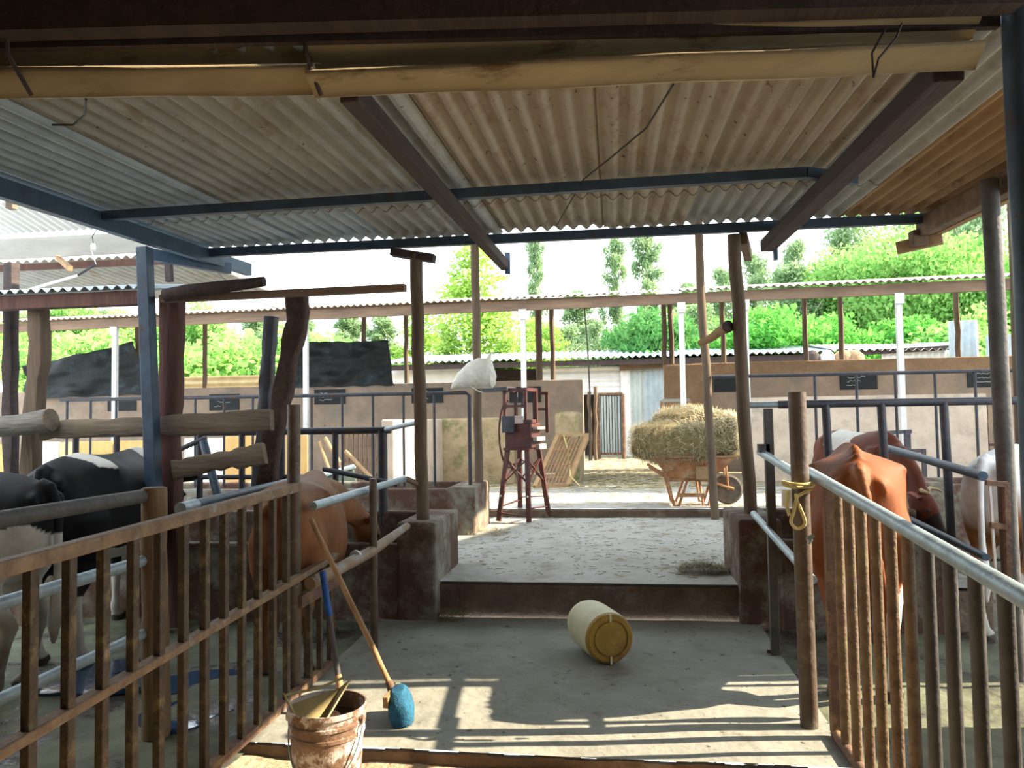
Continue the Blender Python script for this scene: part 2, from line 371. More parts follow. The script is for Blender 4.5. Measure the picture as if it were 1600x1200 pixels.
# ---------------------------------------------------------------- far sheds
ZW = 2.34
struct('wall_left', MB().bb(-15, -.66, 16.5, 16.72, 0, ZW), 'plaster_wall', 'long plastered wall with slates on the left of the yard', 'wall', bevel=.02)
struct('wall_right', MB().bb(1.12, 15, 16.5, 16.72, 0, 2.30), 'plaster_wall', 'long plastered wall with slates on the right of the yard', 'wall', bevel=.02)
b = MB(); b.bb(1.12, 15, 16.44, 16.74, 2.30, 2.62); struct('trim_2', b, 'mud_wall', 'brown mud course on top of the right yard wall', 'wall', bevel=.02)
b = MB(); b.bb(1.06, 2.0, 16.38, 16.46, .3, 2.6); struct('wall_pier', b, 'mud_wall', 'reddish mud brick wall end behind the hay', 'wall', bevel=.02)
# partitions of the far pens
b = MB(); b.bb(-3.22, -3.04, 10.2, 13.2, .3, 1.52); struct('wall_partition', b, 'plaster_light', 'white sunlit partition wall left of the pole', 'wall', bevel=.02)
b = MB(); b.bb(-3.2, -1.75, 13.2, 13.4, .3, 1.53); struct('wall_pen', b, 'mossy_wall', 'mossy tan pen wall behind the chaff cutter', 'wall', bevel=.03)
b = MB(); pts = []
b.bb(-1.05, -.62, 13.3, 15.2, .3, 1.62); struct('wall_stub', b, 'mossy_wall', 'short rounded wall end behind the leaning grille', 'wall', bevel=.09)
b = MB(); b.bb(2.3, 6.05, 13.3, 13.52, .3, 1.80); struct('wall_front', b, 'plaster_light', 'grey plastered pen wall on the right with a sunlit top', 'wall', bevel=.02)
# roof of the far shed
pL = at(-60, 507, Y=12.7); pR = at(1640, 430, Y=12.7); zf = (pL.z+pR.z)/2
zf = 3.45; pL = at(-60, 508, Z=zf+.05); pR = at(1640, 431, Z=zf+.05); ym = (pR.y-pL.y)/(pR.x-pL.x)
def FY(x): return pL.y+(x-pL.x)*ym                             # line of the far shed's front edge
FS = thing('shed_roof', 'long low corrugated shed roof on thin posts across the yard', 'roof'); FS['kind'] = 'structure'
y0_ = FY(0); rear = 1.5+(zf+.05-1.5)*(y0_+4.3)/y0_+.05
sl = (rear-zf-.05)/4.3
MB().corr((-14.5, FY(-14.5)-.15, zf+.06), (1, ym, 0), (-ym, 1, sl), 29, 4.4, pitch=.12, amp=.018, per=6).build('roofing_sheet', 'sheet_beige', FS, smooth=True, ang=60)
MB().beam((-14.5, FY(-14.5), zf-.05), (14.5, FY(14.5), zf-.05), .06, .17).build('front_beam', 'wood_beam', FS)
MB().beam((-14.5, 16.6, rear-.14), (14.5, 16.6, rear-.14), .06, .12).build('rear_beam', 'wood_beam', FS)
W_lab = ['white steel post before the first dark tarpaulin', 'white steel post before the black shade cloth', 'white steel post right of the sack', 'white steel post just behind the hay load', 'white steel post just right of the right trough pole', 'white steel post with a bracket on the right']
for k, px in enumerate((180, 478, 818, 1066, 1166, 1407)):
    p = at(px, 560, Y=12.7); p = at(px, 560, Y=FY(p.x)); t = thing('shed_post', W_lab[k], 'post', (p.x, p.y, G), 'white posts of the far shed')
    MB().box((p.x, p.y, (G+zf-.13)/2), (.085, .085, zf-.13-G)).build('shaft', 'white_steel', t, bevel=.008)
    MB().box((p.x, p.y-.06, zf-.2), (.13, .03, .16)).build('top_bracket', 'white_steel', t)
R_lab = ['thin brown post at the left end of the tarpaulin', 'thin brown post at the right end of the tarpaulin', 'thin brown post before the green bushes on the left', 'thin brown post in front of the black shade cloth', 'thin brown post right of the black shade cloth', 'brown post right of the tall white post, left of a pair', 'thin dark post right of a pair beside the white post', 'thin dark post left of the dark green tree edge', 'brown post beside the dark green round tree', 'thin brown post above the hay load', 'thin brown post left of two over the right wall', 'thin brown post right of two over the right wall', 'thin brown post in front of the tall blue grey sheet']
for k, px in enumerate((77, 215, 320, 569, 635, 842, 863, 1038, 1049, 1130, 1259, 1315, 1497)):
    p = at(px, 540, Y=16.6); z0 = 2.3 if px < 900 else 2.55
    t = thing('wall_post', R_lab[k], 'post', (p.x, 16.6, z0), 'brown posts on the yard walls')
    MB().tube(wob((p.x, 16.6, z0), (p.x, 16.6, rear-.2), 5, .012), .055 if k != 5 else .075, 7).build('shaft', 'wood_post', t, smooth=True)
# slates on the wall
S_lab = ['small dark slate on the wall behind the first white post', 'dark slate with chalk marks above the long slab rail', 'dark slate with chalk marks under the black shade cloth', 'dark slate partly behind the left trough pole', 'plain dark slate beside the sack', 'dark slate on the wall right of the hay', 'dark slate with chalk lines on the right wall', 'dark slate at the right end of the right wall']
for k, (x0, x1, y0, y1) in enumerate(((168, 212, 622, 643), (327, 373, 615, 642), (491, 539, 608, 632), (643, 692, 606, 630), (796, 845, 604, 629), (1115, 1165, 590, 612), (1313, 1371, 584, 608), (1512, 1573, 577, 604))):
    a = at(x0, (y0+y1)/2, Y=16.47); c = at(x1, (y0+y1)/2, Y=16.47); h = (y1-y0)*16.47/F
    zc = (a.z+c.z)/2; yw = 16.47
    t = thing('slate_board', S_lab[k], 'slate', ((a.x+c.x)/2, yw, zc-h/2), 'slates on the yard walls')
    MB().bb(a.x, c.x, yw, yw+.04, zc-h/2, zc+h/2).build('board', 'slate', t)
    board = t.children[0]
    if k in (1, 2, 3, 6, 7):
        for q in range(3):
            x = a.x+(c.x-a.x)*random.uniform(.12, .3); l = (c.x-a.x)*random.uniform(.2, .5); z = zc+h*(.26-.24*q)
            MB().tube([(x+l*i/9, yw-.004, z+random.uniform(-.018, .018)) for i in range(10)], .006, 4).build('chalk_line', 'chalk', board)
# tarpaulins
def cloth(name, label, quad, Y, m, fold=.05):
    P = [at(x, y, Y=Y) for x, y in quad]; b = MB(); n = 34; k = 22
    def pt(i, j, dy):
        u = i/n; v = j/k; p = P[0]*(1-u)*(1-v)+P[1]*u*(1-v)+P[2]*u*v+P[3]*(1-u)*v
        return (p.x, p.y+fold*math.sin(u*9+v*5)*math.sin(v*4+u*3)+.04*noise.noise(Vector((u*7, v*7, 1)))+dy, p.z-.04*math.sin(u*PI)*(1-v)+.03*noise.noise(Vector((u*9, 3, v*2))))
    vs = [pt(i, j, d) for d in (0, .012) for j in range(k+1) for i in range(n+1)]
    N1 = (n+1)*(k+1); fs = []
    for j in range(k):
        for i in range(n):
            a = j*(n+1)+i; fs += [(a, a+n+1, a+n+2, a+1), (a+N1, a+1+N1, a+n+2+N1, a+n+1+N1)]
    b.add(vs, fs); return tag(b.build(name, m, smooth=True), label, 'tarpaulin')
cloth('tarpaulin', 'sagging dark tarpaulin slanting up to the right on the left wall', [(34, 572), (207, 533), (232, 616), (40, 624)], 16.35, 'tarp', .10)
cloth('shade_cloth', 'flat black shade cloth hung between posts above the left wall', [(452, 532), (606, 531), (614, 602), (450, 606)], 16.40, 'tarp', .05)
# ---------------------------------------------------------------- iron sheet sheds at the back
def sheetpanel(name, label, x0, x1, y0, y1, Y, m, horiz=False, pitch=.15, cat='sheet wall', kind=None, depth=.0):
    a = at(x0, y1, Y=Y); c = at(x1, y0, Y=Y); W = c.x-a.x; a.z = G-.03 if not (horiz and x0 == 842) else a.z; Hh = c.z-a.z; b = MB()
    if horiz: b.corr((a.x, Y, a.z), (0, 0, 1), (1, 0, 0), Hh, W, pitch=pitch, amp=.025, per=6)
    else: b.corr((c.x, Y, a.z), (-1, 0, 0), (0, 0, 1), W, Hh, pitch=pitch, amp=.025, per=6)
    return tag(b.build(name, m, smooth=True, ang=60), label, cat)
sheetpanel('iron_sheet', 'cream horizontal iron sheet wall above the small gate', 842, 974, 571, 618, 22.2, 'sheet_white', True, .17)
sheetpanel('iron_sheet', 'narrow white iron sheet right of the small gate', 972, 984, 576, 700, 22.1, 'sheet_white')
sheetpanel('iron_sheet', 'grey weathered iron sheet right of the small gate', 981, 1012, 574, 702, 22.15, 'sheet_silver')
sheetpanel('iron_sheet', 'pale blue iron sheet beside the mud wall end', 1010, 1037, 573, 700, 22.1, 'sheet_blue')
sheetpanel('iron_sheet', 'silver iron sheet seen through the small gate', 938, 973, 618, 701, 22.3, 'sheet_silver')
sheetpanel('iron_sheet', 'yellowed horizontal iron sheets above the left wall', 270, 412, 586, 625, 20, 'sheet_cream', True, .17)
sheetpanel('iron_sheet', 'grey board siding between the shade cloth and the sack', 612, 760, 572, 620, 22.2, 'sheet_white', True, .3)
sheetpanel('iron_sheet', 'dull cream iron sheet in the shed gap right of the hay', 1130, 1300, 562, 592, 22.2, 'sheet_cream', False, .2)
sheetpanel('iron_sheet', 'white iron sheet low under the drooping shed roof', 1378, 1480, 544, 585, 21.5, 'sheet_white', False, .16)
sheetpanel('iron_sheet', 'tall blue grey iron sheet standing behind the right wall', 1484, 1528, 500, 590, 20.5, 'sheet_blue', False, .16)
sheetpanel('iron_sheet', 'pale iron sheet at the far left edge behind the wall', -30, 14, 594, 640, 20, 'sheet_white', False, .2)
sheetpanel('iron_sheet', 'low pale sheet showing behind the drooping roof end', 1430, 1500, 534, 570, 22.6, 'sheet_white', False, .2)
a = at(1543, 524, Y=20); c = at(1592, 590, Y=20)
tag(MB().bb(a.x, c.x+.6, 20, 20.12, G-.03, a.z).build('flat_panel', 'sheet_blue', bevel=.01), 'flat blue grey panel at the right end of the wall', 'panel')
a = at(968, 574, Y=22); c = at(1042, 568, Y=22)
tag(MB().beam((a.x, 22, a.z), (c.x+.9, 22, c.z), .1, .2).build('lintel_board', 'wood_beam', bevel=.01), 'brown board above the upright iron sheets', 'board')
a = at(600, 576, Y=21.7); c = at(1300, 547, Y=21.7); zs = (a.z+c.z)/2
t = thing('back_shed_roof', 'low dark edged iron roof of the shed at the back', 'roof'); t['kind'] = 'structure'
MB().corr((a.x, 21.6, zs+.06), (1, 0, 0), (0, 1, .13), c.x-a.x, 4.5, pitch=.2, amp=.035, per=6).build('roofing_sheet', 'sheet_blue', t, smooth=True, ang=60)
MB().beam((a.x, 21.75, zs-.08), (c.x, 21.75, zs-.08), .06, .16).build('eave_beam', 'wood_dark', t)
MB().bb(a.x, c.x, 23.4, 23.5, .3, zs-.1).build('rear_wall', 'wood_dark', t)
a = at(1296, 549, Y=21.4); c = at(1484, 536, Y=21.4)
t = thing('lean_to_roof', 'drooping weathered lean-to roof at the right of the back shed', 'roof'); t['kind'] = 'structure'
MB().corr((a.x, 21.3, a.z+.02), (1, 0, -.02), (0, 1, .14), c.x-a.x, 3, pitch=.2, amp=.035, per=6).build('roofing_sheet', 'sheet_grey', t, smooth=True, ang=60)
MB().beam((a.x, 21.4, a.z-.1), (c.x, 21.4, c.z-.12), .07, .12).build('eave_beam', 'wood_dark', t)
# sacks / drums stored under it
for k, (px, l) in enumerate(((1270, 'dark round drum stored under the back shed, leftmost of the row'), (1293, 'pale rounded sack between two drums under the back shed'), (1318, 'brown rounded bundle stored under the back shed'), (1335, 'brown rounded bundle at the right end under the back shed'))):
    p = at(px, 577, Y=19.5); b = MB(); r = .2 if k < 2 else .27
    b.lathe([(0, 0), (r*.9, .0), (r, .2), (r, 1.25), (r*.85, 1.45), (r*.4, 1.56), (0, 1.58)], (p.x, p.y, p.z-1.1), 14)
    tag(b.build('storage_drum' if k == 0 else 'bundle', ('wood_dark', 'sheet_white', 'mud_wall', 'mud_wall')[k], smooth=True), l, 'drum' if k == 0 else 'bundle')
    s = MB().bb(p.x-.3, p.x+.3, p.y-.3, p.y+.3, .36, p.z-1.1); tag(s.build('storage_block', 'mud_wall', bevel=.02), 'block carrying the ' + l.split(' under')[0].split(' stored')[0].replace(', leftmost of the row', ''), 'block')
# small gate at the back
g0 = at(934, 712, Z=G); Yg = 20.6
a = at(934, 616, Y=Yg); c = at(973, 616, Y=Yg)
t = thing('yard_gate', 'narrow dark barred gate in front of the silver iron sheet', 'gate', (a.x, Yg, G))
for x in (a.x, c.x): MB().tube([(x, Yg, G), (x, Yg, a.z)], .05, 8).build('frame_post', 'steel_rust', t, smooth=True)
MB().beam((a.x, Yg, a.z), (c.x, Yg, a.z), .06, .06).build('top_rail', 'steel_rust', t); MB().beam((a.x, Yg, G+.15), (c.x, Yg, G+.15), .06, .06).build('bottom_rail', 'steel_rust', t)
for i in range(1, 9):
    x = a.x+(c.x-a.x)*i/9; MB().tube([(x, Yg, G+.15), (x, Yg, a.z)], .014, 6).build('bar', 'steel_dark', t)
for k, px in enumerate((921, 930)):
    p = at(px, 640, Y=20.3); q = at(px, 612-8*k, Y=20.3)
    tag(MB().tube(wob((p.x, 20.3, G), (q.x, 20.3, q.z), 6, .03), .05, 7).build('gate_post', 'wood_post', smooth=True), ('thin crooked pole at the wall end beside the gate', 'pale crooked pole right against the gate hinge')[k], 'post')
# gate lattice beside the right pen wall
a = at(1497, 626, Y=13.4); c = at(1578, 690, Y=13.4)
t = thing('pen_gate', 'rusty barred pen gate at the right end of the plastered wall', 'gate', ((a.x+c.x)/2, 13.4, G))
for x in (a.x, c.x+.3): MB().beam((x, 13.4, G), (x, 13.4, a.z), .05, .05).build('frame_post', 'red_steel', t)
for z in (G+.1, .95, a.z): MB().beam((a.x, 13.4, z), (c.x+.3, 13.4, z), .04, .04).build('rail', 'red_steel', t)
for i in range(1, 12):
    x = a.x+(c.x+.3-a.x)*i/12; MB().tube([(x, 13.4, G+.1), (x, 13.4, a.z)], .012, 6).build('bar', 'steel_rust', t)
# ================================================================ ROOF TIMBERS, GUTTER
def single(name, mb, m, label, cat, **k):
    g = k.pop('group', None); return tag(mb.build(name, m, **k), label, cat, g)
def pz(x, y, dz): return Vector((x, y, RZ(y)+dz))
single('purlin', MB().beam(pz(-3.35, 4.55, -.03), pz(1.12, 4.47, -.03), .05, .06).beam(pz(1.12, 4.47, -.03), pz(1.42, 4.56, -.06), .05, .06), 'steel_blue', 'thin dark steel purlin under the middle of the aisle roof', 'purlin')
single('purlin', MB().beam(pz(-3.35, 5.9, -.03), pz(2.62, 5.9, -.03), .05, .07), 'steel_blue', 'long dark steel purlin along the far eave of the aisle roof', 'purlin')
single('rafter', MB().beam(pz(-3.36, 2.45, -.06), pz(-3.36, 6.62, -.06), .06, .11), 'steel_blue', 'dark blue steel rafter along the left edge of the roof', 'rafter')
t = thing('rafter', 'dark wooden rafter under the middle of the roof, end poking out', 'rafter', tuple(pz(-.96, 4.8, -.12)))
MB().beam(pz(-.97, 2.70, -.098), pz(-.95, 6.72, -.108), .075, .085).build('beam', 'wood_dark', t, bevel=.006)
MB().bb(-.945, -.90, 6.66, 6.70, RZ(6.7)-.19, RZ(6.7)).build('end_cleat', 'steel_blue', t)
t = thing('rafter', 'broad dark wooden rafter on the right of the roof with hanging stub', 'rafter', tuple(pz(1.24, 4.8, -.12)))
MB().beam(pz(1.24, 2.90, -.10), pz(1.26, 6.3, -.11), .11, .095).build('beam', 'wood_dark', t, bevel=.006)
MB().bb(1.29, 1.32, 6.2, 6.24, RZ(6.2)-.24, RZ(6.2)-.05).build('end_cleat', 'steel_blue', t)
t = thing('rafter', 'heavy brown timber along the right edge of the roof', 'rafter', tuple(pz(2.32, 5, -.1)))
MB().beam(pz(2.33, 2.9, -.08), pz(2.33, 6.02, -.08), .08, .14).build('beam', 'wood_beam', t, bevel=.008)
MB().beam(pz(2.44, 3.3, -.10), pz(2.42, 6.25, -.10), .06, .09).build('side_plank', 'wood_tan', t, bevel=.006)
MB().box(tuple(pz(2.3, 6.0, -.16)), (.11, .10, .12)).build('end_block', 'wood_beam', t, bevel=.008)
MB().beam(pz(2.18, 6.1, -.21), pz(2.45, 5.95, -.17), .05, .09).build('end_cleat', 'wood_tan', t)
single('bracket', MB().beam((-1.75, 5.86, 2.86), (-1.40, 5.86, 2.79), .10, .06), 'wood_dark', 'short dark timber bracket on top of the left trough pole', 'bracket')
single('bracket', MB().beam((1.02, 6.0, 2.88), (1.16, 6.6, 2.86), .06, .10), 'wood_beam', 'brown timber stub on top of the right trough pole', 'bracket')
# gutter: bent sheet hung under the near eave
def gutter(p0, p1, prof, thick=.004):
    p0 = Vector(p0); p1 = Vector(p1); b = MB(); n = 14; k = len(prof); d = (p1-p0)
    for s in (0, 1):
        for i in range(n+1):
            o = p0+d*(i/n)
            for y, z in prof:
                b.v.append((o.x, o.y+y, o.z+z+s*thick+.008*noise.noise(Vector((o.x*2, z*20, 0)))))
    N1 = (n+1)*k
    for i in range(n):
        for j in range(k-1):
            a = i*k+j; b.f.append((a, a+1, a+k+1, a+k)); b.f.append((a+N1, a+k+N1, a+k+1+N1, a+1+N1))
    for i in (0, n):
        for j in range(k-1):
            a = i*k+j; b.f.append((a, a+N1, a+1+N1, a+1))
    return b
prof = []
for i in range(25):                                             # two shallow troughs side by side, open upward
    u = i/24; prof.append((.02+.16*u-.05*math.cos(u*4*PI)*0, .235-.235*u+.030*math.cos(u*4*PI)-.03))
prof = [(.045*math.cos(u*PI*4)+.03*(1-u)-.02, .27*(1-u)) for u in [i/32 for i in range(33)]]
prof = prof+[(.09, .03)]
q0 = at(-60, 150, Z=2.72); q1 = at(500, 143, Z=2.72); q2 = at(1530, 104, Z=2.72)
t = thing('gutter', 'long dented rusty sheet gutter hanging across the near eave', 'gutter', tuple(q1))
gutter(q0, q1, prof).build('left_length', 'gutter_metal', t, smooth=True, ang=70)
q1b = at(490, 152, Z=2.705); q1b.y -= .02; gutter(q1b, q2, [(y, z*.86) for y, z in prof]).build('right_length', 'gutter_metal', t, smooth=True, ang=70)
for px in (35, 490): 
    p = at(px, 140, Z=2.72); MB().tube([(p.x, p.y-.08, 3.05), (p.x, p.y-.07, 2.82), (p.x+.02, p.y+.02, 2.705)], .008, 6).build('hanger', 'wood_dark', t)
p = at(1400, 60, Y=2.62); q = at(1365, 122, Y=2.62)
MB().tube([p+Vector((.02, 0, .05)), p, (p+q)/2+Vector((-.02, 0, 0)), q], .004, 5).tube([p+Vector((-.03, 0, .04)), (p+q)/2+Vector((-.04, 0, .02)), q], .004, 5).build('tie_wire', 'wire', t)
a = at(-60, 58, Z=2.87); c = at(1590, 14, Z=2.87)
single('eave_beam', MB().beam((a.x, a.y, 2.94), (c.x, c.y, 2.94), .08, .14), 'wood_dark', 'heavy dark beam across the top above the gutter', 'beam')
a = at(-60, 80, Z=2.86); c = at(1560, 44, Z=2.86)
single('eave_batten', MB().beam((a.x, a.y, 2.90), (c.x, c.y, 2.90), .03, .08), 'wood_dark', 'thin brown batten right above the gutter', 'batten')
p = at(1578, 100, Y=2.8)
single('near_post', MB().tube(wob((p.x+.03, 2.82, -.07), (p.x+.03, 2.8, 3.06), 6, .004), .047, 12), 'steel_blue', 'dark steel post at the extreme right edge of the photo', 'post', smooth=True)
# loose wires on the roof
for k, (l, pts) in enumerate((('loose thin wire trailing under the right half of the roof', [(1052, 132), (1010, 200), (950, 250), (912, 280), (870, 352)]), ('thin wire loop hanging below the gutter at left', [(134, 155), (132, 180), (115, 195), (82, 195)]))):
    P = []
    for i, (x, y) in enumerate(pts):
        r = ray(x, y); s = .036; tt = (2.965-.036*5.9-H)/(r.z-.036*r.y)*.985; P.append(Vector((0, 0, H))+r*tt)
    single('wire', MB().tube(P, .005, 5), 'wire', l, 'wire', smooth=True)
# ================================================================ POSTS
def pole(name, label, x, y, z0, z1, r, m, cat='post', top=None, n=10, w=.008):
    return single(name, MB().tube(wob((x, y, z0), (top[0] if top else x, top[1] if top else y, z1), 8, w), r, 12), m, label, cat, smooth=True)
pole('roof_post', 'thick round pole standing on the left trough end', -1.50, 5.80, .72, 2.83, .052, 'wood_post', top=(-1.55, 5.86))
pole('roof_post', 'thick round pole standing on the right trough end', 1.02, 6.02, .72, 2.90, .05, 'wood_post', top=(.95, 5.98))
pole('roof_post', 'slim brown pole behind the chaff cutter and sack', -1.57, 8.66, .76, 3.9, .05, 'wood_post', top=(-1.58, 8.66))
pole('roof_post', 'slender crooked pole in front of the hay load', 1.16, 9.3, .26, 3.9, .05, 'wood_post', top=(1.06, 9.3), w=.02)
p = at(1138, 510, Y=6.0); q = at(1094, 536, Y=6.3)
t = thing('log_stub', 'short log nailed across the right trough pole', 'log', tuple(p))
MB().tube([p, p.lerp(q, .3), p.lerp(q, .6)+Vector((0, 0, -.012)), q], [.045, .036, .033, .026], 12).build('log', 'wood_tan', t, smooth=True)
MB().tube([p+(p-q).normalized()*.012, p+(p-q).normalized()*-.02], .047, 12).build('cut_end', 'wood_dark', t)
# left steel post under the roof edge
a = at(226, 360, Y=5.2); c = at(250, 800, Y=5.2)
single('roof_post', MB().beam((c.x, 5.2, -.03), (a.x, 5.2, RZ(5.2)-.11), .09, .09, upv=(0, 1, 0)), 'steel_blue', 'square blue steel post under the left roof edge', 'post', bevel=.006)
single('rafter_stub', MB().beam(at(236, 398, Y=5.5), at(358, 420, Y=6.2), .06, .09), 'steel_blue', 'dark steel stub running right from the blue steel post', 'beam')
single('post_stub', MB().beam(at(265, 440, Y=5.9), at(263, 404, Y=5.9), .05, .05, upv=(0, 1, 0)), 'wood_dark', 'short dark upright between the stub and the log beam', 'post')
# rough timber frame of the left pen
def plank(name, label, pts, w, h, m, cat='plank', Yb=None):
    b = MB(); P = [Vector(p) for p in pts]; rings = []; n = 14
    for i in range(n+1):
        f = i/n*(len(P)-1); j = min(int(f), len(P)-2); p = P[j].lerp(P[j+1], f-j)
        d = (P[j+1]-P[j]).normalized(); s = Vector((0, 1, 0)) if abs(d.y) < .7 else Vector((1, 0, 0)); u = d.cross(s).normalized()
        hh = h*(1+.32*noise.noise(Vector((i*.7, h*9, 2)))); ww = w*(1+.1*noise.noise(Vector((i*.9, 4, 2)))); ring = []
        for k in range(10):
            a = 2*PI*k/10; ca = math.cos(a); sa = math.sin(a)
            ring.append(p+s*ww*.5*math.copysign(abs(ca)**.4, ca)+u*hh*.5*math.copysign(abs(sa)**.4, sa)*(1+.12*noise.noise(Vector((i*1.3, k*2.1, 5)))))
        rings.append(ring)
    b.loft(rings); return single(name, b, m, label, cat, smooth=True, ang=50)
A5 = lambda x, y, Y=5.4: at(x, y, Y=Y)
plank('timber_post', 'thick reddish timber post beside the blue steel post', [A5(276, 1000), A5(266, 700), A5(270, 462)], .13, .155, 'wood_red', 'post')
plank('timber_post', 'stout weathered tree trunk post left of the tarpaulin', [A5(40, 1010), A5(50, 680), A5(62, 560), A5(60, 484)], .12, .13, 'wood_post', 'post')
plank('timber_post', 'dark square post at the far left edge', [at(22, 980, Y=5.9), at(16, 640, Y=5.9), at(18, 412, Y=5.9)], .10, .10, 'wood_dark', 'post')
plank('branch_post', 'leaning dark knotty branch post behind the brown calf', [A5(418, 760, 5.6), A5(424, 690, 5.6), A5(440, 625, 5.6), A5(455, 545, 5.6), A5(466, 500, 5.6), A5(464, 460, 5.6)], .13, .15, 'branch_bark', 'post')
plank('timber_post', 'dark upright post behind the knotty branch', [at(402, 790, Y=6.1), at(414, 640, Y=6.1), at(424, 495, Y=6.1)], .10, .11, 'steel_dark', 'post')
plank('slab_rail', 'long rough slab rail across the left pen', [A5(66, 672, 5.33), A5(160, 668, 5.33), A5(280, 664, 5.33), A5(425, 656, 5.33)], .07, .15, 'wood_slab', 'rail')
plank('slab_rail', 'shorter knotty slab rail below the long one', [A5(272, 735, 5.33), A5(330, 722, 5.33), A5(375, 716, 5.33), A5(414, 708, 5.33)], .06, .15, 'wood_slab', 'rail')
t = thing('log_rail', 'grey weathered log rail end at the left edge', 'log', tuple(A5(40, 664, 5.2)))
P = [A5(-70, 672, 5.2), A5(-20, 668, 5.2), A5(30, 664, 5.2), A5(78, 656, 5.2)]
MB().tube(P, [.075, .078, .082, .088], 14, jit=.06).build('log', 'log_grey', t, smooth=True)
MB().tube([P[-1], P[-1]+(P[-1]-P[-2]).normalized()*.012], .086, 14).build('cut_end', 'wood_slab', t)
# low canopy on the left
a = at(-60, 482, Y=5.3); c = at(236, 460, Y=5.3); z = (a.z+c.z)/2
t = thing('pen_canopy', 'small low canopy with rippled edge over the left pen', 'canopy', (a.x, 5.3, z))
MB().corr((a.x-.5, 5.22, z+.075), (1, 0, 0), (0, 1, .17), c.x-a.x+.5, 1.0, pitch=.09, amp=.016, per=6).build('roofing_sheet', 'sheet_blue', t, smooth=True, ang=60)
MB().beam((a.x-.5, 5.3, z), (c.x, 5.3, z), .08, .11).build('beam', 'wood_red', t, bevel=.006)
a = at(252, 460, Y=5.25); c = at(634, 452, Y=5.25)
single('timber_beam', MB().beam((a.x, 5.25, 2.44), (c.x, 5.25, 2.455), .07, .05), 'wood_beam', 'thin sawn timber reaching right to the free end', 'beam', bevel=.004)
single('log_beam', MB().tube([at(258, 462, Y=5.18), at(290, 455, Y=5.18), at(350, 448, Y=5.18), at(413, 440, Y=5.18)], [.052, .05, .045, .038], 12, jit=.05), 'wood_dark', 'dark round log lying on the sawn timber', 'log', smooth=True)
# shed with the white fascia, upper left
Yf = 8.2; a = at(-60, 400, Y=Yf); c = at(290, 368, Y=Yf); z = (a.z+c.z)/2
t = thing('fascia_board', 'wide white painted fascia board at upper left', 'board', ((a.x+c.x)/2, Yf, z))
MB().bb(a.x-1, c.x+.05, Yf, Yf+.03, z-.12, z+.13).build('board', 'white_board', t)
t2 = thing('pen_roof', 'corrugated white pen roof behind the white fascia board', 'roof', ((a.x+c.x)/2, Yf, z+.1)); t2['kind'] = 'structure'
MB().corr((a.x-1, Yf-.08, z+.17), (1, 0, 0), (0, -1, .22), c.x-a.x+.95, .7, pitch=.1, amp=.017, per=6).build('roofing_sheet', 'sheet_white', t2, smooth=True, ang=60)
MB().corr((a.x-1, Yf+.1, z-.14), (1, 0, 0), (0, 1, -.05), c.x-a.x+1.0, 2.2, pitch=.12, amp=.02, per=6).build('lower_sheet', 'sheet_grey', t2, smooth=True, ang=60)
MB().beam((a.x-1, Yf+.06, z-.22), (c.x+.5, Yf+.06, z-.22), .06, .07).build('beam', 'wood_red', t2)
MB().corr((a.x-1, 7.4, z+.55), (1, 0, 0), (0, -1, .2), 2.9, 1.4, pitch=.12, amp=.02, per=6).build('upper_sheet', 'sheet_beige', t2, smooth=True, ang=60)
MB().beam((a.x-1, 7.45, z+.5), (a.x+1.95, 7.45, z+.5), .06, .08).build('upper_beam', 'wood_red', t2)
p = at(18, 340, Y=7.3); MB().beam((p.x, 7.3, z+.2), (p.x, 7.3, z+.62), .08, .08, upv=(0, 1, 0)).build('upright', 'wood_slab', t2)
MB().beam(at(90, 402, Y=8.1), at(110, 420, Y=7.6), .05, .05).build('strut', 'wood_tan', t2)
p = at(146, 385, Y=8.0); e_tip = at(150, 413, Y=8.0)
t = thing('bulb_holder', 'small white bulb holder hanging on a wire at upper left', 'lamp', tuple(p))
MB().lathe([(0, -.05), (.028, -.045), (.032, 0), (.02, .035), (0, .04)], p, 14).build('bulb', 'plastic_white', t, smooth=True)
MB().tube([p+Vector((0, 0, .03)), p+Vector((-.03, .02, .12)), p+Vector((-.03, .15, .30))], .005, 5).build('cord', 'wire', t)
MB().tube([p+Vector((-.03, 0, -.03)), e_tip], .006, 5).build('wire_end', 'plastic_white', t)
a = at(-40, 478, Y=8.0); c = at(122, 430, Y=8.0); e = at(150, 413, Y=8.0)
t = thing('tube_pole', 'white tube with a dark tip slanting up at left', 'pole', tuple((a+c)/2))
MB().tube([a, c], .016, 10).build('tube', 'plastic_white', t, smooth=True); MB().tube([c.lerp(e, .0), e], .014, 10).build('tip', 'steel_dark', t, smooth=True)
single('wire', MB().tube([at(300, 390, Y=7), at(350, 435, Y=7), at(400, 470, Y=7), at(455, 490, Y=7)], .004, 5), 'wire', 'thin dark wire sagging behind the log beam', 'wire')
single('wire', MB().tube([at(912, 470, Y=12.65), at(918, 540, Y=12.65), at(922, 620, Y=12.65), at(921, 720, Y=12.65)], .014, 6), 'wire', 'thin dark stem hanging from the shed roof by the gate', 'wire', smooth=True)
